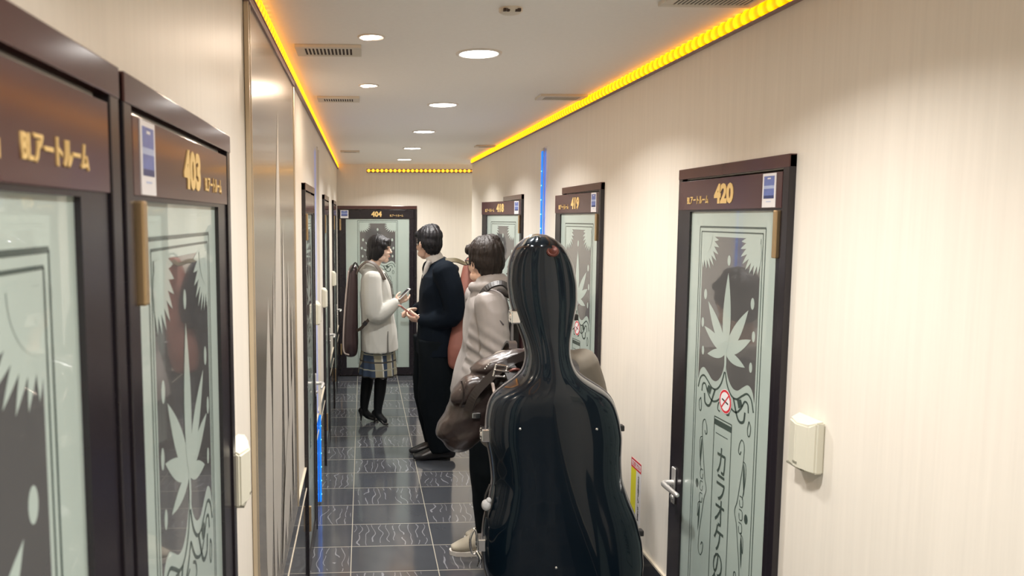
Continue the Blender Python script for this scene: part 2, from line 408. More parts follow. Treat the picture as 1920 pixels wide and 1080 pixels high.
def dado(name, x_in, sgn, y0, y1, doors, top, tname, tz, lab):
    bm = bmesh.new(); b2 = bmesh.new(); y = y0
    cuts = sorted(doors)
    for d in cuts + [None]:
        ye = d-DW/2 if d is not None else y1
        if ye > y+.001:
            box(bm, *sorted((x_in, x_in-sgn*.008)), y, ye, 0, top-.008)
            box(b2, *sorted((x_in, x_in-sgn*.010)), y, ye, top-.008, top)
            box(b2, *sorted((x_in-sgn*.008, x_in-sgn*.0105)), y, ye, tz-.004, tz+.004)
        if d is not None: y = d+DW/2
    tag(obj(name, bm, M_['dado']), 'polished black skirting panel along the %s wall' % lab, 'skirting', kind='structure')
    tag(obj(tname, b2, M_['trim']), 'thin cream trim lines on the %s skirting' % lab, 'trim', kind='structure')
dado('baseboard_left', XL, -1, YB, YE, left_doors, .592, 'trim_1', .485, 'left')
dado('baseboard_right', XR, 1, YB, YC, right_doors, .472, 'trim_2', .366, 'right')
bm = bmesh.new(); box(bm, ec+.457, 3.2, YE-.008, YE, 0, .5)
tag(obj('baseboard_end', bm, M_['dado']), 'polished black skirting panel on the far wall', 'skirting', kind='structure')

# ------------------------------------------------------------------ doors
def lens(a, b, w, n=10):
    a, b = V((*a, 0)), V((*b, 0)); t = b-a; nrm = V((-t.y, t.x, 0)).normalized(); L = []; R = []
    for i in range(n+1):
        s = i/n; h = w/2*math.sin(PI*s**.8)**.9 if 0 < s < 1 else 0
        L.append(a+t*s+nrm*h); R.append(a+t*s-nrm*h)
    return [(p.x, p.y) for p in L] + [(p.x, p.y) for p in reversed(R[1:-1])]
def glass_bm(w, z0, z1, kx=1.0):
    """pane with the etched design: materials 0 frost, 1 clear, 2 etched line.  local x right, z up, front at -y"""
    bm = bmesh.new()
    box(bm, -w/2, w/2, -.005, .005, z0, z1, 0)
    F = -.0052
    def poly(pts, mi, lay):
        f = bm.faces.new([bm.verts.new((x*kx, F-lay*.0003, z)) for x, z in pts]); f.material_index = mi
        f.normal_update()
        if f.normal.y > 0: f.normal_flip()
    def strip(pts, wd, mi, lay, sub=6):
        P = catmull([(x, 0, z) for x, z in pts], sub) if len(pts) > 2 else [V((x, 0, z)) for x, z in pts]
        prev = None
        for i, p in enumerate(P):
            t = (P[min(i+1, len(P)-1)]-P[max(i-1, 0)]); t.normalize(); s = V((-t.z, 0, t.x))*wd/2
            cur = [bm.verts.new(((q.x)*kx, F-lay*.0003, q.z)) for q in (p+s, p-s)]
            if prev:
                f = bm.faces.new((prev[0], prev[1], cur[1], cur[0])); f.material_index = mi; f.normal_update()
                if f.normal.y > 0: f.normal_flip()
            prev = cur
    def disc(c, r, mi, lay, n=16, ry=None): poly([(c[0]+r*math.cos(2*PI*i/n), c[1]+(ry or r)*math.sin(2*PI*i/n)) for i in range(n)], mi, lay)
    def mir(pts): return [(-x, z) for x, z in pts]
    top, hw = 1.742, .168
    # wave boundary, right half from centre peak outwards
    half = [(0, 1.362), (.018, 1.318), (.045, 1.292), (.075, 1.289), (.105, 1.306), (.132, 1.318), (.155, 1.305), (.168, 1.272)]
    R = [(p.x, p.y) for p in catmull([(x, z, 0) for x, z in half], 5)]
    poly(mir(R)[::-1] + R[1:] + [(hw, top), (-hw, top)], 1, 0)
    for sgn in (1, -1):
        # fan in the corner
        for k in range(8):
            a = PI + (PI/2)*(k+.5)/8 if sgn > 0 else -(PI/2)*(k+.5)/8
            c = (sgn*hw, top); r = .098 + .022*math.sin(PI*(k+.5)/8)
            poly(lens((c[0]+.012*math.cos(a), c[1]+.012*math.sin(a)), (c[0]+r*math.cos(a), c[1]+r*math.sin(a)), .0205), 0, 1+k*.25)
        q = [(sgn*hw, top)] + [(sgn*hw-sgn*.062*math.cos(PI/2*i/8), top-.062*math.sin(PI/2*i/8)) for i in range(9)]
        poly(q, 0, 3.3)
        # leaflets and dots
        for il, (tip, w_) in enumerate((((.118, 1.535), .044), ((.138, 1.452), .036), ((.112, 1.366), .030))):
            poly(lens((0, 1.388), (sgn*tip[0], tip[1]), w_), 0, 1+.3*il+(.15 if sgn > 0 else 0))
        for d, rx, ry in (((.138, 1.556), .0095, .017), ((.150, 1.463), .0085, .016), ((.142, 1.372), .008, .015)):
            disc((sgn*d[0], d[1]), rx, 0, 1, ry=ry)
        # band under the wave, curls
        s = lambda pts: [(sgn*x, z) for x, z in pts]
        strip(s([(x*.985, z-.026) for x, z in half]), .006, 2, 1)
        strip(s([(.0, 1.275), (.03, 1.236), (.07, 1.222), (.10, 1.242), (.118, 1.266), (.135, 1.262), (.140, 1.238)]), .006, 2, 1)
        strip(s([(.055, 1.262), (.085, 1.205), (.115, 1.205), (.122, 1.235)]), .008, 2, 1)
        poly(s([(.075, 1.262), (.098, 1.268), (.108, 1.25), (.086, 1.238)]), 2, 1)
        strip(s([(.145, 1.215), (.155, 1.20), (.152, 1.175), (.143, 1.172), (.139, 1.19), (.145, 1.215)]), .004, 2, 1)
        strip(s([(.012, 1.235), (.03, 1.225), (.034, 1.205), (.02, 1.20)]), .005, 2, 1)
        # frame lines
        strip([(sgn*.190, z0+.04), (sgn*.190, 1.772)], .0035, 2, 1)
        strip([(sgn*.178, z0+.055), (sgn*.178, 1.757)], .0030, 2, 1)
        # side scrolls
        strip(s([(.100, 1.135), (.112, 1.150), (.126, 1.135), (.124, 1.085), (.112, 1.02), (.100, .96), (.088, .925), (.100, .89), (.112, .83), (.124, .765), (.126, .71), (.112, .695), (.100, .71)]), .0035, 2, 1)
        strip(s([(.100, 1.135), (.096, 1.112), (.104, 1.104), (.110, 1.115)]), .004, 2, 1)
        strip(s([(.100, .71), (.096, .735), (.104, .742), (.110, .73)]), .004, 2, 1)
        for zc, fl in ((1.035, 1), (.815, -1)):
            poly(lens((sgn*.128, zc+.05), (sgn*.128+sgn*.006, zc-.05), .010), 2, 1)
            strip(s([(.124, zc+.055), (.138, zc+.045), (.139, zc), (.126, zc-.06*fl)]), .003, 2, 1)
        for zc in (.965, .925, .885): strip(s([(.112, zc+.016), (.128, zc+.014), (.130, zc-.010), (.116, zc-.014), (.112, zc+.004)]), .003, 2, 1)
        disc((sgn*.150, .925), .0095, 2, 1, ry=.015)
    poly(lens((0, 1.385), (0, 1.635), .046), 0, 2.2)
    disc((0, 1.672), .009, 0, 1, ry=.016)
    strip([(0, 1.39), (.002, 1.36), (0, 1.33)],   .012, 0, 2.5)
    strip([(-.190, 1.772), (.190, 1.772)], .006, 2, 1); strip([(-.178, 1.757), (.178, 1.757)], .004, 2, 1)
    # upright name box
    bx0, bx1, bz0, bz1 = -.052, .052, .55, 1.178
    for a, b in (((bx0, bz0), (bx0, bz1)), ((bx1, bz0), (bx1, bz1)), ((bx0, bz1), (bx1, bz1)), ((bx0, bz0), (bx1, bz0))): strip([a, b], .0035, 2, 1)
    strip([(bx0, bz1-.016), (bx1, bz1-.016)], .018, 2, 1); strip([(bx0+.012, bz1-.05), (bx1-.02, bz1-.05)], .0025, 2, 1)
    return bm

def card_bm(w, h, pic=True):
    bm = bmesh.new(); box(bm, -w/2, w/2, -.0015, 0, -h/2, h/2, 0)
    if pic:
        m = w*.11
        for z0, z1, mi in ((-h*.24, -h*.15, 2), (-h*.15, h*.05, 1), (h*.05, h*.14, 3), (h*.14, h*.42, 1)):
            box(bm, -w/2+m, w/2-m, -.0019, -.0014, z0, z1, mi)
        box(bm, -w*.12, w*.12, -.0023, -.0018, h*.33, h*.37, 0); box(bm, -w*.18, w*.18, -.0019, -.0014, -h*.34, -h*.315, 3)
    return bm
card_m = lambda: [M_['white'], M_['blue_card'], M_['navy_card'], M_['sky_card']]

def door(name, loc, rz, hinge, label, number, ajar=0.0, w=DW, hs=.020, ks=.080, top=DH, handle_z=.86, room='BLアートルーム', smoke=False, writing=True, stick_w=.065, stick_h=.092, plate='plate'):
    """hinge=+1: hinges on the viewer's right.  Children: frame, leaf > glass, name_panel, lever_handle, hinge, card..."""
    root = empty(name, loc, rz, label, 'door', kind='structure')
    J = .030
    bm = bmesh.new()
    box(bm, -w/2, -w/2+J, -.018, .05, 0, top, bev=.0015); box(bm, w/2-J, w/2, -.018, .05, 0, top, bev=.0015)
    obj_split('jamb', bm, M_['stile'], root)  # jambs take the near-black leaf colour; dark reflections below the head painted in
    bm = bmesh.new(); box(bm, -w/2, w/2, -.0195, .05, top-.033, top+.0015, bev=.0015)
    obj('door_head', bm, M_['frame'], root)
    lw = w-2*J-.010; lt = top-.042        # leaf width, leaf top
    hx = hinge*lw/2                        # leaf origin sits on the hinge line
    gl, gr = (hs, ks) if hinge < 0 else (ks, hs)
    g0, g1 = -lw/2+gl, lw/2-gr; gz0, gz1 = .10, lt-.102
    bm = bmesh.new(); o = -hx
    for a, b, c, d in ((-lw/2, g0, .012, lt), (g1, lw/2, .012, lt), (g0, g1, .012, gz0), (g0, g1, gz1, lt)):
        box(bm, a+o, b+o, -.014, .022, c, d)
    leaf = obj('leaf', bm, M_['stile'], root, loc=(hx, 0, 0)); leaf.rotation_euler.z = ajar*hinge
    bm = bmesh.new(); box(bm, -lw/2+o, lw/2+o, -.017, -.0135, gz1+.006, lt, bev=.0008)
    obj('name_panel', bm, M_[plate], leaf)
    gc = (g0+g1)/2
    g = link('glass', GLASS[round(g1-g0, 3)] if round(g1-g0, 3) in GLASS else make_glass(g1-g0, gz0, gz1), leaf, (gc+o, -.002, 0))
    if writing is not None:
        t = text_mesh('glass_writing', '\n'.join('カラオケの館'), M_['etch'], leaf, (gc+o, -.0080, .84), .08, width=.062, height=.50, extrude=.0002)
    bm = bmesh.new()
    for z in (gz1-.128, .25):
        box(bm, hinge*(lw/2-.014)-.009+o, hinge*(lw/2-.014)+.009+o, -.026, -.013, z, z+.128, bev=.003)
    obj_split('hinge', bm, M_['bronze'], leaf)
    # lever handle on the stile opposite the hinge
    kx = -hinge*(lw/2-.030)+o; d = hinge
    bm = bmesh.new()
    box(bm, kx-.014, kx+.014, -.021, -.013, handle_z-.065, handle_z+.065, bev=.004)
    tube(bm, [(kx, -.018, handle_z+.01), (kx, -.045, handle_z+.01), (kx+d*.012, -.058, handle_z+.01), (kx+d*.05, -.060, handle_z+.01), (kx+d*.115, -.056, handle_z+.008)], [.010, .010, .010, .0095, .008], seg=12)
    ell(bm, (kx, -.022, handle_z-.042), (.009, .006, .009))
    obj('lever_handle', bm, M_['satin'], leaf, smooth=True)
    zc = (gz1+.006+lt)/2
    if writing:
        sx = hinge*(lw/2-.060)
        c = obj('picture_card', card_bm(stick_w, stick_h), card_m(), leaf, loc=(sx+o, -.017, zc))
        text_mesh('room_number', number, M_['gold'], leaf, (0+o+hinge*.0, -.0178, zc), .08, height=.062, width=.118, offset=.004)
        text_mesh('room_name', room, M_['gold'], leaf, (-hinge*.172*(w/.695)+o, -.0178, zc-.016), .03, width=.150, height=.026, offset=.0006)
    if smoke:
        bm = bmesh.new()
        for r, y, mi in ((.038, -.0085, 0), (.036, -.0088, 1), (.029, -.0091, 0)):
            vs = [bm.verts.new((r*math.cos(2*PI*i/28), y, r*math.sin(2*PI*i/28))) for i in range(28)]
            f = bm.faces.new(vs); f.material_index = mi; f.normal_update()
            if f.normal.y > 0: f.normal_flip()
        for ang, wd, ln, mi, y in ((.8, .0045, .030, 1, -.0096), (-.25, .005, .02, 2, -.0093)):
            c_, s_ = math.cos(ang), math.sin(ang)
            vs = [bm.verts.new((c_*a-s_*b, y, s_*a+c_*b)) for a, b in ((-ln, -wd/2), (ln, -wd/2), (ln, wd/2), (-ln, wd/2))]
            f = bm.faces.new(vs); f.material_index = mi; f.normal_update()
            if f.normal.y > 0: f.normal_flip()
        tag(obj('no_smoking_sticker', bm, [M_['white'], M_['red'], M_['black_ink']], leaf, loc=(gc+o+.012, 0, 1.24)), 'round red and white no smoking sticker')
    return root
GLASS = {}
def make_glass(w, z0, z1):
    bm = glass_bm(w, z0, z1, kx=w/.505 if w < .6 else w/.60)
    me = bpy.data.meshes.new('glass'); bm.to_mesh(me); bm.free()
    for k in ('frost', 'clear', 'etch'): me.materials.append(M_[k])
    GLASS[round(w, 3)] = me; return me
L = PI/2; R = -PI/2
door('door_1', (XL, left_doors[0], 0), L, -1, 'nearest left door, blurred and cut off by the frame edge', '402')
door('door_2', (XL, left_doors[1], 0), L, -1, 'second left door with blue card and bronze hinge, before the steel panel', '403')
door('door_3', (XL, left_doors[2], 0), L, -1, 'left door just beyond the steel panel, seen edge on', '', writing=False)
door('door_4', (XL, left_doors[3], 0), L, -1, 'middle one of the three edge on doors past the steel panel', '', writing=False)
door('door_5', (XL, left_doors[4], 0), L, -1, 'edge on left door nearest the far wall', '', writing=False)
door('door_6', (ec, YE, 0), 0, -1, 'frosted glass door 404 facing the camera at the corridor end', '404', w=.91, hs=.075, ks=.052, top=1.935, handle_z=.72, stick_w=.09, stick_h=.09, plate='stile')  # name panel darker than on other doors: weaker reflection put into the colour
door('door_7', (XR, right_doors[0], 0), R, 1, 'slightly open right door 418, farthest of the right doors', '418', ajar=math.radians(17))
door('door_8', (XR, right_doors[1], 0), R, 1, 'right door 419 behind the glossy cello case', '419', ajar=math.radians(4.5), smoke=True)
door('door_9', (XR, right_doors[2], 0), R, 1, 'large frosted glass door 420 in front on the right wall', '420', ajar=math.radians(1.2), smoke=True)

# ------------------------------------------------------------------ steel panel, boxes, notice
pn = empty('steel_panel', (XL+.0015, 2.53, .592), L, 'tall polished steel wall panel with etched spiky leaves', 'panel')
bm = bmesh.new(); pw = .60; ph = 2.325-.592
box(bm, -pw, pw, -.010, 0, 0, ph, bev=.001)
obj('sheet', bm, M_['steel'], pn)
bm = bmesh.new()
def spear(bm, a, b, w, lay):
    vs = [bm.verts.new((x, -.0103-lay*.0004, z)) for x, z in lens(a, b, w, 16)]
    f = bm.faces.new(vs); f.normal_update()
    if f.normal.y > 0: f.normal_flip()
for i, (a, b, w) in enumerate((((-.36, .03), (-.30, .98), .17), ((-.12, .05), (.02, 1.55), .20), ((-.22, .02), (-.16, 1.05), .10), ((.16, .04), (.12, 1.20), .12), ((.30, .05), (.28, 1.05), .10), ((.10, .05), (.40, .62), .15), ((-.02, .03), (.24, .50), .09), ((.42, .1), (.40, .9), .08))):
    spear(bm, a, b, w, i)
obj('etched_leaves', bm, M_['steel_etch'], pn)
bm = bmesh.new()
for x in (-pw-.004, -pw+.026): box(bm, x-.0035, x+.0035, -.012, 0, 0, ph, bev=.0015)
box(bm, pw-.002, pw+.012, -.014, 0, 0, ph, bev=.002)
obj_split('edge_trim', bm, M_['brass'], pn)
bm = bmesh.new(); box(bm, -pw-.018, pw+.012, -.016, 0, ph, ph+.020, bev=.002)
obj('top_trim', bm, M_['mauve'], pn)

def wall_box_meshes():
    w, h, d = .112, .135, .040
    bm = bmesh.new()
    prof = [(-w/2, 0), (-w/2, -d*.65), (-w*.05, -d), (w*.30, -d*.78), (w/2, -d*.55), (w/2, 0)]
    lo = [bm.verts.new((x, y, -h/2)) for x, y in prof]
    hi = [bm.verts.new((x, y, h/2-(.020 if y < -d*.6 else .004))) for x, y in prof]
    n = len(prof)
    for i in range(n): bm.faces.new((lo[i], lo[(i+1) % n], hi[(i+1) % n], hi[i]))
    bm.faces.new(hi); bm.faces.new(list(reversed(lo)))
    bmesh.ops.recalc_face_normals(bm, faces=list(bm.faces))
    bmesh.ops.bevel(bm, geom=list(bm.edges), offset=.004, segments=2, affect='EDGES')
    me = bpy.data.meshes.new('cover'); bm.to_mesh(me); bm.free(); me.materials.append(M_['ivory'])
    bm = bmesh.new(); box(bm, -.012, .004, -d*1.0, -d*.8, -h/2+.012, -h/2+.018, bev=.001); box(bm, -w/2+.004, w*.2, -d*.80, -d*.3, -h/2-.002, -h/2+.003)
    m2 = bpy.data.meshes.new('slot'); bm.to_mesh(m2); bm.free(); m2.materials.append(M_['ivory_dark'])
    return me, m2
WB = wall_box_meshes()
for y, lab in ((1.655, 'ivory plastic wall box between the second left door and the steel panel'), (4.47, 'small far ivory wall box just past the first edge on left door'), (5.33, 'small far ivory wall box just before the middle edge on left door'), (7.03, 'smallest ivory wall box, beside the door nearest the far wall')):
    b = empty('wall_box', (XL, y, 1.25), L, lab, 'wall box', 'ivory wall boxes on the left wall')
    link('cover', WB[0], b); link('slot', WB[1], b)
b = empty('wall_box', (XR, 1.815, 1.242), R, 'ivory plastic wall box on the right wall beside door 420', 'wall box'); link('cover', WB[0], b); link('slot', WB[1], b)

nt_ = empty('wall_notice', (XR, 3.008, .677), R, 'yellow and white paper notice with red heading, low on the right wall', 'notice')
bm = bmesh.new(); box(bm, -.056, .056, -.0012, 0, -.128, .128); obj('sheet', bm, M_['white'], nt_)
bm = bmesh.new(); box(bm, -.056, .0, -.0018, -.0012, -.128, .088); obj('yellow_column', bm, M_['yellow_paper'], nt_)
bm = bmesh.new()
for z in (.126, .093): box(bm, -.056, .056, -.0018, -.0012, z-.004, z+.003)
box(bm, -.056, -.051, -.0018, -.0012, .093, .126); box(bm, .051, .056, -.0018, -.0012, .093, .126)
obj('red_heading_border', bm, M_['red'], nt_)
text_mesh('heading_text', 'ご注意ください', M_['red'], nt_, (0, -.0019, .109), .02, width=.092, height=.020, extrude=.0002)
text_mesh('notice_text', '\n'.join('お荷物にご注意'), M_['black_ink'], nt_, (.030, -.0019, -.02), .02, width=.014, height=.19, extrude=.0002)

# ------------------------------------------------------------------ LED strips
def scallop(axis, n_pitch, length, pitch, base, bump, depth):
    """half-round diffuser with a bump over every diode; runs along its own +axis from 0; back at 0, bulges to -depth"""
    bm = bmesh.new(); rings = []; N = int(length/pitch*6)
    for i in range(N+1):
        s = length*i/N; k = .5-.5*math.cos(2*PI*s/pitch); r = base + bump*k
        ring = []
        for j in range(6):
            a = PI*j/5; ring.append((s, -depth*(base+bump*k)/(base+bump)*math.sin(a), -r*math.cos(a)))
        rings.append([bm.verts.new(p) for p in ring])
    for A, B in zip(rings, rings[1:]):
        for j in range(5): f = bm.faces.new((A[j], A[j+1], B[j+1], B[j])); f.smooth = True
        bm.faces.new((A[5], A[0], B[0], B[5]))
    bm.faces.new(rings[0]); bm.faces.new(list(reversed(rings[-1])))
    bmesh.ops.recalc_face_normals(bm, faces=list(bm.faces)); return bm
def led(name, loc, rz, length, label, m, pitch=.048, base=.017, bump=.005, depth=.014):
    r = empty(name, loc, rz, label, 'led strip')
    bm = scallop(0, 0, length, pitch, base, bump, depth)
    for v in bm.verts: v.co.y -= .006
    o = obj('diffuser', bm, m, r, smooth=True)
    bm = bmesh.new(); box(bm, 0, length, -.005, 0, -base-bump-.003, base+bump+.002)
    box(bm, 0, length, -.018, 0, -base-bump-.006, -base-bump-.002)
    obj('channel', bm, M_['mauve'], r)
    return r
M_['yled'] = led_material('amber_led_strip', (1.0, 0.37, 0.0), 3.0, 0, 0.048, 0.36)
led('led_strip', (XL, YB, 2.376), L, YE-YB, 'amber light strip along the top of the left wall', M_['yled'])
led('led_strip', (XR, YC, 2.380), R, YC-YB, 'amber light strip along the top of the right wall', M_['yled'])
led('led_strip', (XL+.33, YE, 2.329), 0, 2.2, 'amber dotted light strip across the far wall', M_['yled_x'], pitch=.049, base=.006, bump=.011, depth=.012)

def blue_strip(loc, rz, h, label, lip=False):
    r = empty('led_strip', loc, rz, label, 'led strip')
    bm = bmesh.new(); box(bm, -.020, .020, -.009, 0, 0, h, bev=.002); obj('diffuser', bm, M_['bled'], r)
    bm = bmesh.new()
    k = int(h/.088)
    for i in range(k):
        z = .044+.088*i
        ell(bm, (.0, -.0095, z), (.011, .003, .004), seg=8, ring=6)
    obj_split('diode', bm, M_['bdot'], r)
    bm = bmesh.new(); box(bm, -.022, .022, -.006, 0, h, h+.02); box(bm, .020, .022, -.004, 0, 0, h); box(bm, -.023, -.020, -.014 if lip else -.004, 0, .56 if lip else 0, h)
    obj('channel', bm, M_['vent'], r); return r
blue_strip((XR-.0105, 4.70, .02), R, 2.19, 'upright blue light strip on the right wall between doors 418 and 419')
blue_strip((XL+.0105, 4.70, .02), L, 2.19, 'upright blue light strip on the left wall, seen edge on', True)

# ------------------------------------------------------------------ ceiling fittings
def lathe(bm, prof, seg=32, mi=0, c=(0, 0, 0)):
    rings = [[bm.verts.new((c[0]+r*math.cos(2*PI*j/seg), c[1]+r*math.sin(2*PI*j/seg), c[2]+z)) for j in range(seg)] for r, z in prof]
    for A, B in zip(rings, rings[1:]):
        for j in range(seg): f = bm.faces.new((A[j], A[(j+1) % seg], B[(j+1) % seg], B[j])); f.material_index = mi; f.smooth = True
    return rings
LAMP = None
ords = ['brightest and nearest round downlight in the ceiling row', 'second round downlight from the camera', 'third round downlight from the camera', 'fourth round downlight from the camera', 'farthest small round downlight, near the end wall']
def downlight(x, y, label):
    global LAMP
    r = empty('downlight', (x, y, ZC), 0, label, 'ceiling light', 'round ceiling downlights')
    if LAMP is None:
        bm = bmesh.new(); rg = lathe(bm, [(.0705, -.003), (.0, -.003)][:1] + [(.001, -.0035)])
        bm.faces.new(rg[-1]); bmesh.ops.recalc_face_normals(bm, faces=list(bm.faces))
        a = bpy.data.meshes.new('diffuser'); bm.to_mesh(a); bm.free(); a.materials.append(M_['lamp'])
        bm = bmesh.new(); lathe(bm, [(.0705, 0), (.0705, -.004), (.076, -.006), (.083, -.004), (.085, 0)])
        bmesh.ops.recalc_face_normals(bm, faces=list(bm.faces))
        b = bpy.data.meshes.new('ring'); bm.to_mesh(b); bm.free(); b.materials.append(M_['lamp_ring']); LAMP = (a, b)
    link('diffuser', LAMP[0], r); link('ring', LAMP[1], r)
    ld = bpy.data.lights.new('downlight_glow', 'AREA'); ld.shape = 'DISK'; ld.size = .13; ld.energy = LAMP_W; ld.color = (1.0, .96, .92); ld.spread = math.radians(135)
    lo = bpy.data.objects.new('downlight_glow', ld); C.objects.link(lo); lo.parent = r; lo.location = (0, 0, -.012)
LAMP_W = 12.0
for i in range(5): downlight(.425, 2.836+1.264*i, ords[i])
for i in range(3): downlight(.425, 2.836-1.264*(i+1), 'round downlight above and behind the photographer')
# lamp in the side passage
downlight(2.1, 8.24, 'round downlight in the side passage at the far right')
def spot(x, y, label):
    r = empty('spot_light', (x, y, ZC), 0, label, 'ceiling light', 'warm recessed spots on the left of the ceiling')
    bm = bmesh.new(); lathe(bm, [(.038, 0), (.038, -.003), (.042, -.005), (.046, -.003), (.047, 0)]); obj('ring', bm, M_['lamp_ring'], r, smooth=True)
    bm = bmesh.new()
    for t in (0, 1):
        rg = lathe(bm, [(.021, -.002), (.016, -.007), (.001, -.009)], seg=20, c=(-.014+t*.026, .006-t*.012, 0)); bm.faces.new(rg[-1])
    bmesh.ops.recalc_face_normals(bm, faces=list(bm.faces))
    obj('lens', bm, M_['warm_lamp'], r, smooth=True)
    ld = bpy.data.lights.new('spot_glow', 'AREA'); ld.shape = 'DISK'; ld.size = .07; ld.energy = 3.0; ld.color = (1.0, .80, .62)
    lo = bpy.data.objects.new('spot_glow', ld); C.objects.link(lo); lo.parent = r; lo.location = (0, 0, -.02)
spot(.030, 2.60, 'nearer warm recessed spot beside the slotted vent'); spot(.028, 3.53, 'farther warm recessed spot before the second vent')
def vent(x0, x1, yc, d, label, slots=13):
    r = empty('ceiling_vent', ((x0+x1)/2, yc, ZC), 0, label, 'vent', 'slotted vents in the ceiling')
    w = (x1-x0)/2
    bm = bmesh.new()
    m = .030
    for a in ((-w, w, -d/2, -d/2+.022), (-w, w, d/2-.022, d/2), (-w, -w+m, -d/2+.022, d/2-.022), (w-m, w, -d/2+.022, d/2-.022)): box(bm, a[0], a[1], a[2], a[3], -.012, 0, bev=.002)
    obj('frame', bm, M_['vent'], r)
    bm = bmesh.new(); box(bm, -w+m, w-m, -d/2+.022, d/2-.022, -.0095, -.001); obj('backing', bm, M_['vent_dark'], r)
    bm = bmesh.new(); p = (2*w-2*m)/slots
    for i in range(slots+1): x = -w+m+p*i; box(bm, x-p*.22, x+p*.22, -d/2+.020, d/2-.020, -.0112, -.0085)
    obj('slats', bm, M_['vent'], r)
vent(-.235, -.004, 2.79, .15, 'nearest left ceiling vent with dark slots beside the left amber strip')
vent(-.225, -.016, 3.91, .13, 'second left ceiling vent, beyond the two warm spots')
vent(-.20, -.03, 6.94, .12, 'faint far left ceiling vent near the end wall')
vent(.862, 1.095, 3.79, .13, 'middle right ceiling vent touching the right amber strip', 18)
vent(.825, 1.095, 2.085, .14, 'right ceiling vent cut by the top edge of the picture', 18)
vent(.93, 1.095, 6.37, .12, 'far right ceiling vent near the end wall', 14)
r = empty('smoke_detector', (.427, 2.24, ZC), 0, 'small white ceiling detector with dark slots near the top edge', 'detector')
bm = bmesh.new(); rg = lathe(bm, [(.034, 0), (.034, -.008), (.026, -.013), (.010, -.015), (.001, -.015)]); bm.faces.new(rg[-1]); bmesh.ops.recalc_face_normals(bm, faces=list(bm.faces)); obj('cover', bm, M_['vent'], r, smooth=True)
bm = bmesh.new()
for a in (-.022, -.012, .012, .020): box(bm, a-.004, a+.004, -.031, -.020, -.0135, -.006)
obj_split('slot', bm, M_['vent_dark'], r)
#PBEG#
# ------------------------------------------------------------------ people
def frame_of(f, u=(0, 0, 1)):
    f = V(f).normalized(); u = V(u); u = (u - f*u.dot(f)).normalized(); r = f.cross(u)
    return f, u, r
def rotm(f, u, r): return Matrix((r, f, u)).transposed()      # local x right, y forward, z up
def head_body(bm, c, f, u, s=1.0):
    """skull, jaw, nose, brow, lips, ears as closed pieces (fused later)"""
    f, u, r = frame_of(f, u); Rm = rotm(f, u, r); c = V(c)
    P = lambda a, b, d: c + r*a*s + f*b*s + u*d*s
    E_ = lambda p, q: ell(bm, P(*p), [k*s for k in q], Rm)
    E_((0, -.010, .020), (.074, .092, .090)); E_((0, .028, -.042), (.060, .062, .072))
    E_((0, .058, -.098), (.030, .026, .022)); E_((0, .076, .022), (.052, .018, .014))
    for q in (1, -1):
        E_((q*.034, .062, -.034), (.024, .026, .028)); E_((q*.044, .026, -.080), (.024, .040, .026))
        E_((q*.077, -.006, -.018), (.010, .018, .031)); E_((q*.080, -.012, -.010), (.008, .018, .020))
    tube(bm, [P(0, .084, .014), P(0, .098, -.014), P(0, .106, -.030)], [.0075*s, .010*s, .0125*s], seg=10)
    E_((0, .093, -.034), (.017*s, .011, .008)); E_((0, .086, -.060), (.020, .010, .006)); E_((0, .084, -.070), (.018, .010, .006))
    return P, Rm
def face_parts(P, Rm, s, parent, eyes=True):
    bm = bmesh.new()
    for q in (1, -1): ell(bm, P(q*.032, .0805, .000), (.013*s, .007*s, .0055*s), Rm, seg=10, ring=6)
    b2 = bmesh.new()
    for q in (1, -1): tube(b2, [P(q*.018, .089, .024), P(q*.036, .087, .028), P(q*.050, .076, .022)], [.003, .0034, .002], seg=6)
    obj_split('eye', bm, M_['eye'], parent, smooth=True)
    obj_split('eyebrow', b2, M_['hair'], parent, smooth=True)
    bm = bmesh.new(); ell(bm, P(0, .0925, -.065), (.019*s, .0055*s, .0065*s), Rm, seg=10, ring=6); obj('mouth', bm, M_['lip'], parent, smooth=True)
def hand(bm, wrist, d, n, side, curl=.6, s=1.0, spread=.0):
    """open-ended hand: wrist point, d = finger direction, n = palm normal (fingers curl towards it), side = direction of the thumb"""
    d = V(d).normalized(); n = V(n); n = (n - d*n.dot(d)).normalized(); k = V(side); k = (k - d*k.dot(d) - n*k.dot(n)).normalized(); w = V(wrist)
    tube(bm, [w - d*.02*s, w + d*.02*s, w + d*.055*s, w + d*.088*s], [(.026*s, .019*s), (.033*s, .017*s), (.040*s, .015*s), (.038*s, .012*s)], ref=k, seg=12)
    for i, L_ in enumerate((.072, .080, .074, .058)):
        b = w + d*.084*s + k*(.030 - .0205*i)*s
        p = [b]; a = curl*.5; q = b.copy()
        for j, seg_ in enumerate((.44, .32, .26)):
            dd = (d*math.cos(a) + n*math.sin(a) + k*(.10-.06*i)*spread).normalized(); q = q + dd*L_*seg_*s; p.append(q.copy()); a += curl*.75
        tube(bm, p, [.0093*s, .0088*s, .0082*s, .0068*s], seg=8, sub=3)
    b = w + d*.022*s + k*.026*s
    p = [b, b + (k*.75 + d*.55 + n*.25).normalized()*.034*s, b + (k*.55+d*.75+n*.35).normalized()*.064*s, b + (k*.38 + d*.9 + n*.5).normalized()*.090*s]
    tube(bm, p, [.0125*s, .0115*s, .0098*s, .0075*s], seg=8, sub=3)
def hair_strands(c, amp=.004, k=22):
    c = V(c)
    def w(p):
        q = p-c; a = math.atan2(q.y, q.x)
        return amp*(noise.noise(V((a*k*.45, q.z*9, q.length*6)))*1.0 + .6*noise.noise(V((a*k, q.z*16, 3.1))))
    return w
def folds(s, amp, stretch=(1, 1, 1), lo=None, hi=None):
    def w(p):
        return amp*(ridged(p, s, stretch) - .55)
    return w

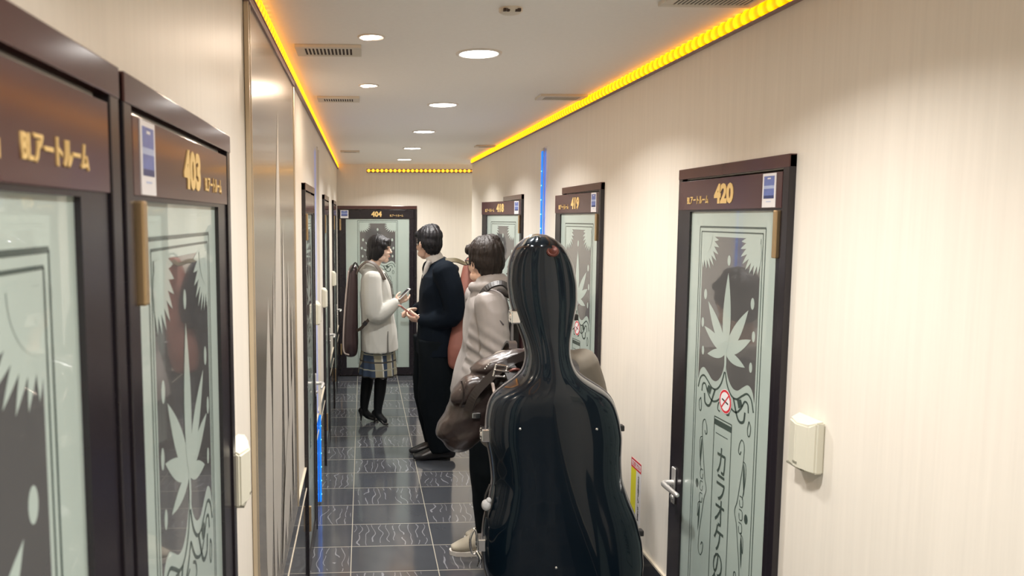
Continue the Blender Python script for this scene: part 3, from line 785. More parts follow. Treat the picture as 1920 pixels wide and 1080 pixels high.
# ---- woman by door 404, seen from her right side
wo = empty('person', (.11, 6.60, 0), 0, 'person with black bob hair in a pale grey coat and plaid skirt, holding a phone', 'person')
hc = V((.140, 6.60, 1.537)); fd = (.955, -.30, -.02)
bm = bmesh.new()
P, Rm = head_body(bm, hc, fd, (0, 0, 1), .98)
tube(bm, [(.075, 6.60, 1.30), (.088, 6.60, 1.39), (.115, 6.60, 1.45)], [.062, .050, .052])
tube(bm, [(.115, 6.60, .78), (.105, 6.60, .92), (.115, 6.60, 1.05), (.10, 6.60, 1.22), (.080, 6.60, 1.34)], [(.10, .15), (.10, .16), (.085, .13), (.095, .15), (.06, .09)], ref=(1, 0, 0))
AR = [(.075, 6.43, 1.295), (.080, 6.395, 1.13), (.100, 6.39, .985), (.185, 6.40, 1.020), (.270, 6.415, 1.085)]
AL = [(.095, 6.77, 1.295), (.110, 6.80, 1.13), (.14, 6.80, .99), (.22, 6.76, 1.02), (.30, 6.72, 1.06)]
for A in (AR, AL): tube(bm, A, [.048, .042, .036, .033, .025])
hand(bm, (.272, 6.416, 1.086), (.80, .05, .48), (.25, .9, .25), (-.35, .1, .9), curl=.75, s=.86)
hand(bm, (.30, 6.72, 1.06), (.8, -.3, .2), (0, -.4, .9), (.2, .9, .2), curl=.5, s=.86)
LG = ([(.06, 6.67, .82), (.045, 6.67, .62), (.040, 6.67, .46), (.022, 6.67, .30), (.000, 6.665, .115), (.03, 6.66, .06), (.075, 6.66, .035)], [(.155, 6.53, .82), (.150, 6.54, .62), (.150, 6.54, .46), (.138, 6.545, .30), (.120, 6.56, .115), (.145, 6.545, .06), (.178, 6.525, .035)])
for A in LG: tube(bm, A, [.085, .068, .050, .048, .030, .030, .024])
body = blob('body', bm, M_['skin_pale'], wo, .0045, 3)
face_parts(P, Rm, .98, body)
bm = bmesh.new()
for A in LG: tube(bm, A, [.090, .073, .055, .053, .035, .034, .028])
blob('tights', bm, M_['tights'], wo, .006, 3)
for A, (hx, hy), tx in ((LG[0], (-.026, 6.662), (.125, 6.655)), (LG[1], (.092, 6.578), (.205, 6.505))):
    h = V((hx, hy, 0)); t = V((*tx, 0)); d = (t-h).normalized()
    bm = bmesh.new()
    tube(bm, [h+V((0, 0, .105)), h+d*.03+V((0, 0, .075)), h+d*.085+V((0, 0, .036)), t-d*.03+V((0, 0, .018)), t+V((0, 0, .010))], [(.026, .034), (.030, .024), (.033, .018), (.034, .015), (.014, .008)], ref=V((-d.y, d.x, 0)), seg=12)
    tube(bm, [h+V((0, 0, .085)), h+V((.0, 0, .045)), h+V((-.002, 0, .007))], [.022, .011, .007], seg=10)
    blob('high_heel', bm, M_['shoe'], wo, .0045, 2)
bm = bmesh.new()
tube(bm, [(.12, 6.6, .435), (.122, 6.6, .52), (.125, 6.6, .66), (.12, 6.6, .80)], [(.168, .205), (.162, .20), (.150, .185), (.12, .165)], ref=(1, 0, 0), seg=24, flatcap=True)
blob('skirt', bm, M_['plaid'], wo, .008, 3, wrinkle=lambda p: .007*math.sin(math.atan2(p.y-6.6, p.x-.12)*13)*max(0, min(1, (.75-p.z)/.3)))
bm = bmesh.new()
tube(bm, [(.138, 6.6, .655), (.134, 6.6, .80), (.118, 6.6, 1.00), (.108, 6.6, 1.16), (.092, 6.6, 1.28), (.070, 6.6, 1.36), (.072, 6.6, 1.405)], [(.162, .225), (.155, .215), (.142, .20), (.140, .20), (.118, .195), (.080, .105), (.066, .07)], ref=(1, 0, 0), seg=24, power=2.3, flatcap=True)
tube(bm, AR, [(.078, .082), .078, .074, .066, .048], seg=16); tube(bm, AL, [.082, .076, .072, .062, .046], seg=16)
ell(bm, (.012, 6.6, 1.365), (.060, .095, .055)); ell(bm, (.045, 6.6, 1.405), (.055, .085, .030)); tube(bm, [(.03, 6.52, 1.40), (.10, 6.505, 1.375), (.155, 6.54, 1.33)], [.030, .026, .016]); tube(bm, [(.03, 6.68, 1.40), (.10, 6.695, 1.375), (.155, 6.66, 1.33)], [.030, .026, .016])
blob('coat', bm, M_['coat_w'], wo, .008, 4, wrinkle=folds(7, .0055, (1, 1, .55)))
bm = bmesh.new()
ribbon(bm, [(.165, 6.395, .98), (.168, 6.40, 1.03), (.17, 6.42, 1.0)][:2] + [(.17, 6.405, 1.04)], .006, .004, (0, -1, 0), sub=3)
tube(bm, [(.205, 6.385, .845), (.203, 6.383, .75), (.205, 6.382, .66)], [(.004, .006), (.006, .008), (.008, .008)], seg=6)
tube(bm, [(.180, 6.43, 1.335), (.228, 6.44, 1.24), (.247, 6.43, 1.12)], [.006, .006, .005], seg=6)
tube(bm, [(.190, 6.45, 1.345), (.240, 6.46, 1.24), (.258, 6.45, 1.12)], [.003, .003, .003], seg=6)
obj_split('coat_seam', bm, M_['seam'], wo, smooth=True)
bm = bmesh.new()
f_, u_, r_ = frame_of(fd)
HP = lambda a, b, d: hc + r_*a + f_*b + u_*d
HE = lambda p, q: ell(bm, HP(*p), q, Rm)
HE((0, -.014, .036), (.086, .102, .090)); HE((0, -.050, -.035), (.078, .066, .078)); HE((0, -.062, -.075), (.056, .046, .050))
for q in (1, -1): HE((q*.066, .004, -.020), (.023, .058, .062)); HE((q*.060, -.016, -.062), (.022, .040, .042)); HE((q*.052, .052, .030), (.030, .034, .030))
HE((0, .062, .062), (.066, .040, .032)); HE((0, .080, .042), (.050, .018, .026))
blob('hair', bm, M_['hair'], wo, .006, 3, wrinkle=hair_strands(hc))

# her phone and her instrument case
ph = empty('phone', (.338, 6.412, 1.158), 0, 'white phone held up by the person in the pale coat', 'phone')
ph.rotation_euler = (0, math.radians(48), math.radians(12))
bm = bmesh.new(); box(bm, -.005, .005, -.034, .034, -.062, .072, bev=.0035); obj('shell', bm, M_['phone_w'], ph)
bm = bmesh.new(); box(bm, -.0062, -.0049, -.031, .031, -.052, .060); obj('screen', bm, M_['screen'], ph)
bm = bmesh.new(); box(bm, .0045, .0075, -.024, -.006, .050, .068, bev=.001); obj('camera_lens', bm, M_['screen'], ph)
vc = empty('violin_case', (-.10, 6.60, .63), 0, 'long dark plum instrument case on the back of the person in the pale coat', 'instrument case')
bm = bmesh.new()
tube(bm, [(-.114, 6.60, .64), (-.114, 6.60, .72), (-.110, 6.60, .90), (-.100, 6.60, 1.15), (-.090, 6.60, 1.34), (-.085, 6.60, 1.375)], [(.060, .105), (.068, .125), (.062, .115), (.052, .085), (.040, .062), (.032, .05)], ref=(1, 0, 0), seg=22, power=2.8)
for v in bm.verts: v.co -= V((-.10, 6.60, .63))
blob('shell', bm, M_['case_brown'], vc, .008, 3)
bm = bmesh.new()
pts = [(-.128, 6.46, .64-.0), (-.165, 6.475, .66), (-.170, 6.48, .80), (-.160, 6.495, 1.0), (-.145, 6.52, 1.2), (-.125, 6.545, 1.36)]
pts = [(-.130, 6.482, .632), (-.168, 6.505, .648), (-.176, 6.505, .74), (-.168, 6.510, .92), (-.150, 6.53, 1.15), (-.128, 6.55, 1.345)]
tube(bm, [V(p)-V((-.10, 6.60, .63)) for p in pts], [.007]*6, seg=8); obj('edge_piping', bm, M_['piping'], vc, smooth=True)
bm = bmesh.new(); box(bm, -.012, .012, -.06, -.048, .70, .735, bev=.003)
tube(bm, [(.0, -.05, .735), (.03, -.05, .79), (.065, -.05, .735)], [.007]*3, seg=8); obj('clasp', bm, M_['black_strap'], vc, smooth=True)
ofs = V((-.10, 6.60, .63))
bm = bmesh.new()
ribbon(bm, [V(p)-ofs for p in ((-.060, 6.50, 1.325), (-.030, 6.478, 1.385), (.030, 6.462, 1.432), (.095, 6.458, 1.412), (.150, 6.440, 1.34), (.180, 6.425, 1.28))], .030, .006, lambda p: (p+ofs-V((.08, 6.6, 1.2))), sub=6)
ribbon(bm, [V(p)-ofs for p in ((.105, 6.345, 1.03), (.070, 6.365, .985), (.025, 6.375, .93), (-.022, 6.42, .87), (-.060, 6.49, .84))], .026, .006, lambda p: (p+ofs-V((.08, 6.6, .95))), sub=6)
obj_split('shoulder_strap', bm, M_['strap'], vc)
bm = bmesh.new(); box(bm, -.018, .018, -.004, .004, -.018, .018, bev=.003); o_ = obj('buckle', bm, M_['black_strap'], vc, loc=V((.012, 6.372, .918))-ofs); o_.rotation_euler = (0, .7, 0)

# ---- person in the dark suit
su = empty('person', (.52, 5.60, 0), 0, 'person in a dark navy suit, seen from behind, looking left at a phone', 'person')
hc2 = V((.478, 5.60, 1.622)); fd2 = (-.52, .85, -.05)
bm = bmesh.new()
P2, Rm2 = head_body(bm, hc2, fd2, (0, 0, 1), 1.02)
tube(bm, [(.545, 5.60, 1.42), (.525, 5.60, 1.50), (.500, 5.60, 1.56)], [.068, .058, .060])
tube(bm, [(.53, 5.60, .88), (.54, 5.60, 1.05), (.55, 5.60, 1.25), (.55, 5.60, 1.43)], [(.10, .15), (.10, .15), (.11, .17), (.07, .11)], ref=(1, 0, 0))
BN = [(.575, 5.40, 1.425), (.630, 5.36, 1.27), (.635, 5.36, 1.12), (.53, 5.42, 1.07), (.435, 5.50, 1.055)]
BF = [(.535, 5.80, 1.425), (.545, 5.83, 1.28), (.54, 5.83, 1.14), (.47, 5.77, 1.12), (.405, 5.70, 1.112)]
for A in (BN, BF): tube(bm, A, [.052, .046, .040, .036, .027])
hand(bm, (.432, 5.502, 1.055), (-.90, .36, .10), (-.1, .55, .75), (.0, .2, .9), curl=.75, s=.98)
hand(bm, (.402, 5.698, 1.112), (-.75, -.55, .05), (-.15, -.45, -.65), (-.35, .2, .9), curl=.7, s=.98)
for yy, dx in ((5.545, 0), (5.70, -.02)): tube(bm, [(.53+dx, yy, .88), (.53+dx, yy, .50), (.60+dx, yy, .10), (.50+dx, yy, .045)], [.09, .065, .036, .022])
body2 = blob('body', bm, M_['skin'], su, .0045, 3)
face_parts(P2, Rm2, 1.02, body2)
bm = bmesh.new()
for yy, dx in ((5.505, 0), (5.70, -.02)): tube(bm, [(.530+dx, yy, .92), (.530+dx, yy, .72), (.528+dx, yy+.01, .50), (.548+dx, yy+.025, .28), (.580+dx, yy+.035, .075)], [(.135, .115), (.138, .115), (.132, .105), (.108, .09), (.088, .075)], ref=(1, 0, 0), seg=20, flatcap=True)
blob('trousers', bm, M_['trouser'], su, .009, 4, wrinkle=folds(6, .008, (1, 1, .6)))
for yy, dx in ((5.545, 0), (5.70, -.02)):
    bm = bmesh.new()
    tube(bm, [(.655+dx, yy, .045), (.59+dx, yy, .062), (.50+dx, yy, .050), (.425+dx, yy-.004, .034), (.375+dx, yy-.008, .026)], [(.034, .036), (.055, .040), (.045, .042), (.030, .044), (.018, .028)], ref=(0, 0, 1), seg=14)
    for v in bm.verts: v.co.z = max(v.co.z, .001)
    blob('shoe', bm, M_['shoe'], su, .006, 2)
bm = bmesh.new()
tube(bm, [(.540, 5.60, .80), (.540, 5.60, .95), (.548, 5.60, 1.10), (.560, 5.60, 1.25), (.570, 5.60, 1.38), (.555, 5.60, 1.455), (.540, 5.60, 1.49)], [(.150, .215), (.142, .205), (.140, .20), (.148, .215), (.135, .215), (.085, .13), (.064, .078)], ref=(1, 0, 0), seg=24, power=2.4, flatcap=True)
tube(bm, BN, [.090, .085, .080, .068, .052], seg=16); tube(bm, BF, [.088, .080, .074, .064, .050], seg=16)
ell(bm, (.64, 5.585, 1.43), (.06, .16, .035))
blob('jacket', bm, M_['suit'], su, .009, 4, wrinkle=folds(6, .008, (1, 1, .6)))
bm = bmesh.new(); tube(bm, [(.535, 5.60, 1.475), (.520, 5.60, 1.515)], [(.068, .074), (.064, .068)], ref=(1, 0, 0), seg=20); tube(bm, [(.478, 5.535, 1.485), (.462, 5.55, 1.44), (.445, 5.58, 1.36)], [.018, .020, .016], seg=10)
blob('shirt_collar', bm, M_['collar'], su, .006, 2)
def short_hair(name, c, fd, parent, material, s=1.0, full=1.0):
    f, u, r = frame_of(fd); Rm = rotm(f, u, r); c = V(c); bm = bmesh.new()
    E = lambda p, q: ell(bm, c + r*p[0]*s + f*p[1]*s + u*p[2]*s, [k*s for k in q], Rm)
    E((0, -.018, .042), (.088*full, .100, .090)); E((0, -.050, .000), (.080*full, .064, .080)); E((0, -.055, -.050), (.062*full, .046, .046))
    for q in (1, -1): E((q*.066, -.016, .012), (.022, .052, .050)); E((q*.070, .020, .008), (.011, .018, .036)); E((q*.045, .055, .060), (.036, .030, .028))
    E((0, .060, .072), (.056, .040, .030)); E((.012, -.03, .105), (.055, .055, .030))
    return blob(name, bm, material, parent, .006, 3, wrinkle=hair_strands(c, .009, 26))
short_hair('hair', hc2, fd2, su, M_['hair'], 1.0)
ph2 = empty('phone', (.318, 5.572, 1.118), 0, 'rose backed phone held in both hands by the suited person', 'phone')
ph2.rotation_euler = (0, math.radians(-52), math.radians(15))
bm = bmesh.new(); box(bm, -.0045, .0045, -.035, .035, -.065, .072, bev=.003); obj('shell', bm, M_['phone_r'], ph2)
bm = bmesh.new(); box(bm, .0035, .0060, -.036, .036, -.066, .073, bev=.001); obj('screen', bm, M_['phone_w'], ph2)
bm = bmesh.new(); tube(bm, [(-.004, -.02, -.062), (.045, -.05, -.085), (.10, -.055, -.11)], [.0035, .003, .006], seg=8); obj('phone_strap', bm, M_['phone_w'], ph2, smooth=True)
tc_ = empty('viola_case', (.74, 5.68, .70), 0, 'terracotta instrument case on the back of the suited person', 'instrument case')
of2 = V((.74, 5.68, .70))
bm = bmesh.new()
tube(bm, [V(p)-of2 for p in ((.695, 5.40, .745), (.708, 5.41, .85), (.745, 5.47, 1.05), (.775, 5.52, 1.25), (.795, 5.56, 1.42), (.80, 5.57, 1.49))], [(.090, .055), (.108, .070), (.104, .070), (.090, .065), (.070, .055), (.05, .045)], ref=(1, 0, 0), seg=24, power=2.6)
blob('shell', bm, M_['terracotta'], tc_, .009, 4)
bm = bmesh.new()
ribbon(bm, [V(p)-of2 for p in ((.800, 5.53, 1.50), (.770, 5.51, 1.48), (.730, 5.46, 1.475), (.66, 5.42, 1.50), (.585, 5.41, 1.50))], .034, .008, (-.2, -.8, .6), sub=6)
obj('shoulder_strap', bm, M_['olive_strap'], tc_)
bm = bmesh.new(); tube(bm, [V(p)-of2 for p in ((.775, 5.56, 1.510), (.790, 5.56, 1.545), (.825, 5.56, 1.54), (.83, 5.56, 1.50))], [.008]*4, seg=8); obj('carry_handle', bm, M_['black_strap'], tc_, smooth=True)

# ---- person in the grey jacket
gy = empty('person', (.64, 4.00, 0), 0, 'person with short brown hair and glasses in a grey hooded jacket', 'person')
hc3 = V((.640, 4.00, 1.575)); fd3 = (-.42, .91, -.04)
bm = bmesh.new()
P3, Rm3 = head_body(bm, hc3, fd3, (0, 0, 1), 1.0)
tube(bm, [(.665, 3.99, 1.36), (.655, 3.99, 1.45), (.645, 3.99, 1.51)], [.066, .057, .060])
tube(bm, [(.635, 4.0, .84), (.64, 4.0, 1.00), (.65, 4.0, 1.20), (.655, 4.0, 1.38)], [(.10, .14), (.10, .14), (.10, .16), (.07, .10)], ref=(1, 0, 0))
CN = [(.640, 3.815, 1.375), (.655, 3.780, 1.23), (.665, 3.775, 1.10), (.625, 3.80, 1.01), (.590, 3.845, .965)]
CF = [(.640, 4.185, 1.375), (.650, 4.22, 1.23), (.655, 4.22, 1.10), (.625, 4.20, 1.01), (.590, 4.155, .965)]
for A in (CN, CF): tube(bm, A, [.050, .044, .038, .034, .026])
hand(bm, (.595, 3.862, .965), (-.05, .55, -.75), (.2, .5, .5), (-.8, .1, .3), curl=.5, s=.90)
hand(bm, (.595, 4.138, .965), (-.05, -.55, -.75), (.2, -.5, .5), (-.8, .1, .3), curl=.5, s=.90)
for yy, xx in ((3.92, .668), (4.09, .768)): tube(bm, [(.64, yy, .86), (.655, yy, .50), (xx, yy+.02, .10), (xx-.06, yy+.02, .045)], [.085, .06, .038, .022])
body3 = blob('body', bm, M_['skin'], gy, .0045, 3); face_parts(P3, Rm3, 1.0, body3)
bm = bmesh.new()
for yy, dx in ((3.905, .0), (4.09, .10)): tube(bm, [(.640, yy, .88), (.642+dx*.3, yy, .68), (.645+dx*.6, yy, .45), (.662+dx, yy+.03*(dx == 0), .25), (.672+dx, yy+.04*(dx == 0), .10)], [(.110, .10), (.102, .095), (.085, .082), (.078, .075), (.078, .072)], ref=(1, 0, 0), seg=18, flatcap=True)
blob('trousers', bm, M_['trouser'], gy, .008, 4, wrinkle=folds(7, .008, (1, 1, .7)))
for yy, dx in ((3.945, 0), (4.10, .10)):
    bm = bmesh.new()
    tube(bm, [(.715+dx, yy, .06), (.65+dx, yy, .075), (.575+dx, yy, .058), (.515+dx, yy-.004, .044), (.475+dx, yy-.006, .038)], [(.040, .036), (.055, .040), (.042, .044), (.028, .045), (.016, .030)], ref=(0, 0, 1), seg=14)
    for v in bm.verts: v.co.z = max(v.co.z, .016)
    sh = blob('sneaker', bm, M_['sneaker'], gy, .006, 2)
    bm = bmesh.new(); outl = [(.748, .0), (.745, .030), (.70, .042), (.62, .041), (.54, .047), (.485, .040), (.458, .018), (.454, 0)]
    pts = [(x+dx, yy-.004+w_) for x, w_ in outl] + [(x+dx, yy-.004-w_) for x, w_ in reversed(outl[1:-1])]
    lo = [bm.verts.new((x, y, .001)) for x, y in pts]; hi = [bm.verts.new((x, y, .024)) for x, y in pts]; n = len(pts)
    for i in range(n): bm.faces.new((lo[i], lo[(i+1) % n], hi[(i+1) % n], hi[i]))
    bm.faces.new(hi); bm.faces.new(list(reversed(lo))); bmesh.ops.recalc_face_normals(bm, faces=list(bm.faces))
    obj('sole', bm, M_['sole'], sh)
bm = bmesh.new()
tube(bm, [(.615, 4.0, .86), (.618, 4.0, .95), (.635, 4.0, 1.08), (.650, 4.0, 1.22), (.655, 4.0, 1.34), (.655, 4.0, 1.42), (.655, 4.0, 1.46)], [(.150, .205), (.140, .195), (.118, .18), (.118, .19), (.110, .195), (.085, .125), (.072, .085)], ref=(1, 0, 0), seg=24, power=2.3, flatcap=True)
tube(bm, CN, [.082, .084, .082, .074, .058], seg=16); tube(bm, CF, [.080, .078, .074, .066, .052], seg=16)
tube(bm, [(.575, 3.97, 1.44), (.625, 3.90, 1.445), (.70, 3.90, 1.455), (.755, 3.95, 1.45), (.745, 4.06, 1.45)], [.030, .036, .040, .040, .034], seg=14)
tube(bm, [(.60, 3.925, 1.475), (.665, 3.905, 1.488), (.725, 3.945, 1.488)], [.022, .028, .026], seg=12)
ell(bm, (.72, 4.0, 1.42), (.06, .10, .05))
def jw(p):
    k = 1.0 if p.z < 1.42 else .4
    e = math.exp(-((p.z-1.12)/.10)**2) if p.y < 3.9 else 0
    return k*.009*(ridged(p, 5.5, (1, 1, .75)) - .55) + e*.006*math.sin((p.z + p.x*.6)*95)
blob('jacket', bm, M_['jacket'], gy, .008, 4, wrinkle=jw)
bm = bmesh.new()
tube(bm, [(.545, 3.905, 1.02), (.535, 3.865, .95), (.530, 3.85, .88)], [.012, .010, .008], seg=8)
tube(bm, [(.60, 3.728, 1.12), (.645, 3.697, 1.10), (.70, 3.708, 1.115)], [.004, .006, .004], seg=8)
tube(bm, [(.590, 3.755, 1.36), (.635, 3.728, 1.335), (.690, 3.712, 1.275)], [.004, .006, .004], seg=8)
tube(bm, [(.690, 3.865, 1.43), (.735, 3.855, 1.405), (.765, 3.90, 1.39)], [.010, .012, .010], seg=8)
obj_split('jacket_fold_shade', bm, M_['jacket_dark'], gy, smooth=True)  # dark strips laid along the jacket folds, crease shade put into the colour
short_hair('hair', hc3, fd3, gy, M_['hair_brown'], 1.03, 1.0)
f3, u3, r3 = frame_of(fd3)
HP3 = lambda a, b, d: hc3 + r3*a + f3*b + u3*d
bm = bmesh.new()
for q in (1, -1):
    tube(bm, [HP3(q*.032+.026*math.cos(t), .106-.012*abs(math.cos(t))*(1 if q*math.cos(t) > 0 else 0), .000+.019*math.sin(t)) for t in [2*PI*i/12 for i in range(13)]], [.0028]*13, seg=6, sub=2)
    tube(bm, [HP3(q*.060, .098, .004), HP3(q*.076, .06, .004), HP3(q*.083, .0, .002)], [.003, .003, .0025], seg=6)
tube(bm, [HP3(-.007, .110, .004), HP3(0, .112, .006), HP3(.007, .110, .004)], [.0025]*3, seg=6)
obj('glasses', bm, M_['black_ink'], gy, smooth=True)
gc_ = empty('violin_case', (.86, 3.98, .75), 0, 'dark maroon instrument case on the back of the person in the grey jacket', 'instrument case')
of3 = V((.86, 3.98, .75))
bm = bmesh.new()
tube(bm, [V(p)-of3 for p in ((.860, 3.98, .80), (.862, 3.98, .95), (.864, 3.98, 1.15), (.866, 3.98, 1.30), (.868, 3.98, 1.37))], [(.085, .12), (.10, .135), (.098, .12), (.085, .10), (.055, .07)], ref=(1, 0, 0), seg=22, power=2.6)
blob('shell', bm, M_['maroon'], gc_, .009, 4)
bm = bmesh.new(); tube(bm, [V(p)-of3 for p in ((.775, 3.86, .82), (.762, 3.853, .95), (.764, 3.86, 1.15), (.785, 3.88, 1.31), (.83, 3.91, 1.41))], [.014]*5, seg=8); obj('edge_piping', bm, M_['jacket'], gc_, smooth=True)
bm = bmesh.new()
ribbon(bm, [V(p)-of3 for p in ((.800, 3.87, 1.33), (.770, 3.81, 1.38), (.735, 3.775, 1.44), (.690, 3.775, 1.475), (.62, 3.79, 1.45), (.575, 3.80, 1.37))], .034, .010, lambda p: (p+of3-V((.65, 3.98, 1.2))), sub=6)
ribbon(bm, [V(p)-of3 for p in ((.745, 3.775, 1.40), (.770, 3.80, 1.28), (.780, 3.83, 1.12))], .026, .009, (-.2, -1, 0), sub=6)
obj_split('shoulder_strap', bm, M_['black_strap'], gc_)
bm = bmesh.new(); box(bm, -.010, .010, -.006, .004, -.024, .024, bev=.003); obj('strap_buckle', bm, M_['phone_w'], gc_, loc=V((.752, 3.770, 1.295))-of3)

# ---- person hidden behind the cello case
ca = empty('person', (.70, 2.86, 0), 0, 'person in an olive grey coat mostly hidden behind the tall black cello case', 'person')
hc4 = V((.700, 2.93, 1.475)); fd4 = (-.1, 1, -.15)
bm = bmesh.new()
P4, Rm4 = head_body(bm, hc4, fd4, (0, 0, 1), .94)
tube(bm, [(.70, 2.88, 1.24), (.70, 2.89, 1.33), (.70, 2.91, 1.39)], [.058, .050, .052])
tube(bm, [(.70, 2.90, .78), (.70, 2.90, .95), (.70, 2.89, 1.10), (.70, 2.88, 1.24)], [(.15, .10), (.14, .09), (.15, .09), (.10, .06)], ref=(1, 0, 0))
DR = [(.830, 2.87, 1.235), (.870, 2.87, 1.12), (.885, 2.90, .98), (.85, 3.03, .93), (.80, 3.10, .95)]
DL = [(.555, 2.87, 1.235), (.510, 2.87, 1.12), (.500, 2.90, .98), (.55, 3.03, .93), (.60, 3.10, .95)]
for A in (DR, DL): tube(bm, A, [.046, .040, .036, .032, .024])
hand(bm, (.80, 3.10, .95), (-.7, .5, .2), (0, .6, -.3), (0, .2, 1), curl=.7, s=.88); hand(bm, (.60, 3.10, .95), (.7, .5, .2), (0, .6, -.3), (0, .2, 1), curl=.7, s=.88)
for xx in (.62, .78): tube(bm, [(xx, 2.90, .82), (xx, 2.90, .46), (xx, 2.89, .10), (xx, 2.97, .04)], [.085, .06, .042, .03])
body4 = blob('body', bm, M_['skin'], ca, .006, 3); face_parts(P4, Rm4, .94, body4)
bm = bmesh.new()
for xx in (.62, .78): tube(bm, [(xx, 2.90, .84), (xx, 2.90, .62), (xx, 2.90, .42), (xx, 2.89, .10)], [(.092, .10), (.086, .09), (.075, .08), (.068, .072)], ref=(1, 0, 0), seg=18, flatcap=True)
blob('trousers', bm, M_['trouser'], ca, .009, 3, wrinkle=folds(7, .007, (1, 1, .7)))
for xx in (.62, .78):
    bm = bmesh.new(); tube(bm, [(xx, 2.845, .05), (xx, 2.90, .065), (xx, 2.97, .05), (xx, 3.03, .036), (xx, 3.06, .03)], [(.036, .034), (.05, .038), (.042, .042), (.028, .042), (.018, .028)], ref=(0, 0, 1), seg=14)
    for v in bm.verts: v.co.z = max(v.co.z, .001)
    blob('shoe', bm, M_['shoe'], ca, .006, 2)
bm = bmesh.new()
tube(bm, [(.70, 2.90, .70), (.70, 2.90, .90), (.70, 2.89, 1.06), (.70, 2.88, 1.18), (.70, 2.87, 1.26), (.70, 2.87, 1.31)], [(.20, .13), (.19, .12), (.185, .12), (.195, .115), (.13, .09), (.075, .07)], ref=(1, 0, 0), seg=24, power=2.3, flatcap=True)
for A in (DR, DL): tube(bm, A, [.076, .074, .070, .060, .046], seg=16)
blob('coat', bm, M_['olive'], ca, .009, 4, wrinkle=folds(6, .007, (1, 1, .6)))
short_hair('hair', hc4, fd4, ca, M_['hair'], .96)

# ---- cello case
cc = empty('cello_case', (.66, 2.50, .40), 0, 'tall glossy black cello case filling the middle foreground', 'instrument case')
PRO = [(1.746, .004), (1.740, .032), (1.722, .063), (1.692, .087), (1.650, .104), (1.587, .113), (1.52, .109), (1.455, .092), (1.39, .074), (1.345, .070), (1.305, .080), (1.28, .096), (1.25, .140), (1.225, .180), (1.205, .198), (1.180, .211), (1.13, .223), (1.07, .229), (.99, .220), (.92, .219), (.85, .236), (.78, .260), (.70, .274), (.62, .275), (.55, .262), (.48, .228), (.435, .175), (.41, .11), (.40, .02)]
def pro(z):
    for (a, wa), (b, wb) in zip(PRO, PRO[1:]):
        if a >= z >= b:
            t = (a-z)/(a-b); return wa+(wb-wa)*t
    return .004
def smoothpro(z): return sum(pro(min(1.746, max(.40, z+d)))*k for d, k in ((-.015, .2), (-.007, .2), (0, .2), (.007, .2), (.015, .2))) if .43 < z < 1.72 else pro(z)
def axis(z): return .578 + (1.746-z)*.092 - .66
def shell_pt(z, a, grow=0.0):
    """a in 0..2pi: 0 = right seam, 3pi/2 = front ridge (towards -y)"""
    w = smoothpro(z) + grow; up = max(0, min(1, (z-1.20)/.25)); up = up*up*(3-2*up)
    df = (.125*(1-up) + .085*up)*min(1, (w/.07)**.6) + grow; db = (.095*(1-up) + .075*up)*min(1, (w/.07)**.6) + grow
    c, s = math.cos(a), math.sin(a)
    x = math.copysign(abs(c)**.72, c)*w
    y = math.copysign(abs(s)**.80, s)
    y = y*df if y < 0 else y*db
    if s < 0:      # moulded flutes: a raised centre spine with shallow hollows beside it
        q = x/max(w, .01)
        hol = math.exp(-((abs(q-.02)-.50)/.16)**2); body_ = 1-up
        y += (.005*body_ + .006*up)*hol*abs(s) - .002*math.exp(-(q/.24)**2)*abs(s)
        # waist channels sweeping out to the bouts
        y += .002*body_*math.exp(-((abs(q)-(.30+.25*(1.2-z)))/.10)**2)*abs(s)
    return V((axis(z)+x, y, z-.40))
NZ, NA = 150, 72
def shell(name, a0, a1, n, material):
    bm = bmesh.new(); rows = []
    for i in range(NZ+1):
        t = i/NZ; z = 1.7459 - (1.7459-.4001)*(t - .035*math.sin(2*PI*t))
        rows.append([bm.verts.new(shell_pt(z, a0+(a1-a0)*j/n)) for j in range(n+1)])
    for A, B in zip(rows, rows[1:]):
        for j in range(n):
            f = bm.faces.new((A[j], A[j+1], B[j+1], B[j])); f.smooth = True
    bmesh.ops.holes_fill(bm, edges=[e for e in bm.edges if e.is_boundary], sides=0)
    bmesh.ops.recalc_face_normals(bm, faces=list(bm.faces))
    return obj(name, bm, material, cc)
fs = shell('front_shell', PI, 2*PI, NA, M_['cello']); bs = shell('back_shell', 0, PI, 40, M_['cello'])
bm = bmesh.new()
right = [shell_pt(z, 0, .002) for z in [1.742-.0265*i for i in range(51)]]; left = [shell_pt(z, PI, .002) for z in [1.742-.0265*i for i in range(51)]]
tube(bm, list(reversed(left)) + right, [.0034]*102, seg=8, sub=2); obj('seam_gasket', bm, M_['gasket'], cc, smooth=True)
def latch(z, side, first=False):
    p = shell_pt(z, 0 if side > 0 else PI, .004); bm = bmesh.new()
    box(bm, -.012, .012, -.026, -.004, -.016, .016, bev=.003); box(bm, -.009, .009, .004, .026, -.011, .011, bev=.003)
    tube(bm, [(0, -.020, -.013), (side*.010, -.004, -.013), (side*.008, .018, -.010), (side*.008, .018, .010), (side*.010, -.004, .013), (0, -.020, .013)], [.0032]*6, seg=6)
    ell(bm, (side*.008, -.012, 0), (.008, .012, .010), seg=10, ring=6)
    o_ = obj('latch', bm, M_['chrome'], cc, loc=p, smooth=False); o_.scale = (1.35, 1.35, 1.35)
for z in (1.475, 1.078, .70): latch(z, -1)
for z in (1.47, 1.09, .72):
    p = shell_pt(z, 0, .004); bm = bmesh.new(); box(bm, -.006, .012, -.014, .014, -.010, .010, bev=.004); obj('hinge', bm, M_['black_strap'], cc, loc=p)
bm = bmesh.new(); p = shell_pt(1.695, 1.5*PI+.16, .002)
lathe(bm, [(.001, .003), (.012, .0032), (.014, .005), (.018, .005), (.020, .002), (.021, 0)], seg=24); bmesh.ops.recalc_face_normals(bm, faces=list(bm.faces))
